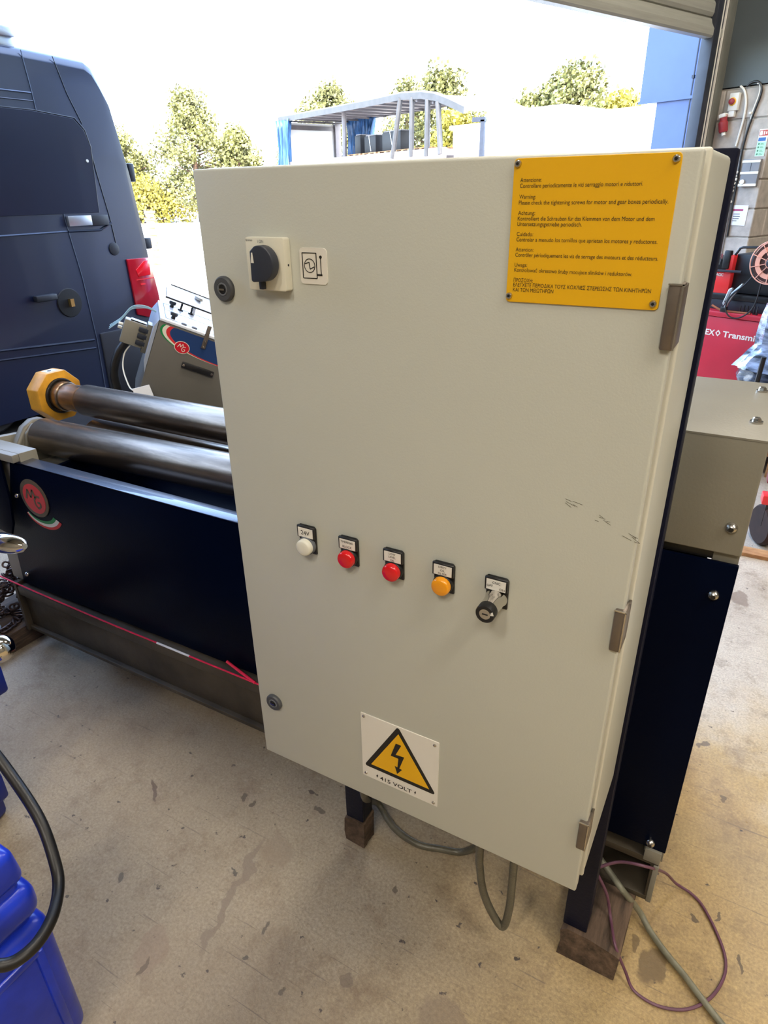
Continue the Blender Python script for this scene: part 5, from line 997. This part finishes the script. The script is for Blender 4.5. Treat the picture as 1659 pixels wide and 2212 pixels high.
for k, (x, w, h) in enumerate(((4.05, 0.36, 0.56), (4.65, 0.68, 0.50), (5.70, 1.02, 0.54))):
    P = thing('machine_crate', 'dark machine casting on a trailer pallet, %s from the left' % ('first', 'second', 'third')[k], 'crate', A + Matrix.Rotation(RZT, 3, 'Z') @ Vector((x, 0.80, 2.722)), RZT, 'dark castings on the trailer')
    MB().box(0, w, 0, 0.5, 0.0, h).build('casting', 'crate', P, local=True, bevel=0.03)
    MB().box(0.04, w - 0.04, 0.04, 0.46, h, h + 0.03).build('casting_lid', 'trailerg', P, local=True)
    if w > 0.5: MB().tube([(w * 0.45, -0.01, h), (w * 0.6, -0.01, 0.05)], 0.012, 6).build('strap', 'whitebuild', P, local=True)
# buildings and yard objects
wb = thing('white_building', 'low white building in front of the trees at the right', 'building', (-9.0, 25.0, 0), -0.30)
MB().box(-2.2, 9.0, 0, 5, 0, 3.62).build('wall', 'whitebuild', wb, local=True); MB().box(-2.3, 9.1, -0.1, 5.1, 3.62, 3.76).build('parapet', 'whitebuild', wb, local=True)
cv_ = thing('container_van', 'pale blue white container beside the trailer front', 'container', (-6.0, 16.8, 0), -0.30)
MB().box(0.0, 1.9, 0, 4.5, 0.4, 3.25).build('container_body', 'bluewhite', cv_, local=True, bevel=0.03)
for y in (0.6, 3.2): MB().ring((0.02, y, 0.4), 'x', [(0, 0.25), (0, 0.38), (0.2, 0.40), (0.22, 0.3)], 24).build('wheel', 'tyre', cv_, local=True)
base(MB().box(-6.40, -6.30, 16.75, 16.85, 0.0, 3.10).box(-6.62, -6.28, 16.75, 16.85, 3.06, 3.16), 'guide', 'yard_post', 'dark slim post with a short arm right of the trailer', 'post')
st_ = thing('pallet_stack', 'small stack of brown pallets far out in the bright yard', 'pallet stack', (-12.0, 10.92, 0.0), 0.4)
for k in range(8): MB().box(-0.08, 0.08, -0.05, 0.05, 0.02 + k * 0.155, 0.11 + k * 0.155).build('pallet', 'pallet', st_, local=True); MB().box(-0.10, 0.10, -0.06, 0.06, 0.11 + k * 0.155, 0.155 + k * 0.155).build('deck_board', 'pallet', st_, local=True)

def tree(x, y, h, w, m, label, seed, low=0.25, dens=1.0, name='pine_tree'):
    w *= 1.35; dens *= 1.15
    rnd = random.Random(seed); t = thing(name, label, 'tree', (x, y, -0.004), 0, 'trees beyond the yard')
    MB().ring((0, 0, 0), 'z', [(0, 0.22), (h * 0.5, 0.15), (h * 0.93, 0.04)], 10).build('trunk', 'bark', t, local=True)
    brm = MB(); fm = MB(); nc = int(62 * dens); V = []; F = []
    for c in range(nc):
        f = low + (1 - low) * (c + rnd.random()) / nc; rad = w / 2 * (1 - ((f - low) / (1 - low)) ** 1.7 * 0.88) * (0.6 + 0.4 * min(1, (f - low) * 6 + 0.4))
        a = rnd.uniform(0, 2 * PI); q = rad * math.sqrt(rnd.uniform(0.12, 1.0)); cx = q * math.cos(a); cy = q * math.sin(a); cz = h * f * 0.96
        if q > 0.5: brm.tube([(0, 0, cz - 0.3 * q), (cx, cy, cz)], 0.03, 5)
        cr = rnd.uniform(0.42, 0.80) * (0.75 + w / 10)
        for k in range(rnd.randint(120, 170)):
            d = Vector((rnd.gauss(0, 1), rnd.gauss(0, 1), rnd.gauss(0, 0.7))).normalized() * cr * rnd.random() ** 0.4
            p = Vector((cx, cy, cz)) + d; s = rnd.uniform(0.05, 0.13); n_ = Vector((rnd.gauss(0, 1), rnd.gauss(0, 1), rnd.gauss(0, 1) + 0.5)).normalized(); e1 = n_.orthogonal().normalized() * s; e2 = n_.cross(e1).normalized() * s * 0.8
            o = len(V); V += [p + e1, p + e2, p - e1, p - e2]; F.append((o, o + 1, o + 2, o + 3))
    brm.build('branches', 'bark', t, local=True)
    me = bpy.data.meshes.new('foliage'); me.from_pydata(V, [], F); me.materials.append(M[m]); fo = bpy.data.objects.new('foliage', me); COL.objects.link(fo); fo.parent = t; fo['kind'] = 'stuff'
    return t
tree(-33.4, 35, 7.4, 4.6, 'leaf', 'tall pointed pine rising left of the trailer', 1, 0.15, 1.3)
tree(-38.6, 33.5, 5.4, 4.2, 'leaf', 'smaller pine close beside the black van tail', 2, 0.1, 1.0)
tree(-30.6, 36, 5.4, 3.0, 'leaf', 'narrow pine between the tall pine and the trailer', 3, 0.1, 0.8)
tree(-36.6, 32, 2.8, 6.0, 'leafy', 'low yellow green bush under the pines', 4, 0.05, 0.9, 'bush')
tree(-25.0, 38, 7.4, 4.6, 'leaf', 'broad pine rising behind the left end of the trailer', 5, 0.4, 1.0)
tree(-20.6, 40, 7.6, 3.4, 'leaf', 'thin topped pine behind the middle of the trailer', 6, 0.2, 0.6)
tree(-17.4, 38, 7.6, 5.0, 'leaf', 'dark topped pine behind the curved trailer roof', 7, 0.15, 1.2)
tree(-14.6, 34, 5.0, 3.4, 'leafy', 'bright pine seen between the trailer posts', 8, 0.1, 0.9)
tree(-9.2, 35.5, 6.7, 4.6, 'leaf', 'tallest pine above the white building', 9, 0.3, 1.3)
tree(-11.3, 35, 5.6, 2.6, 'leaf', 'left pine above the white building', 10, 0.3, 0.9)
tree(-7.2, 36, 5.4, 3.2, 'leafy', 'right pine above the white building', 11, 0.3, 0.9)
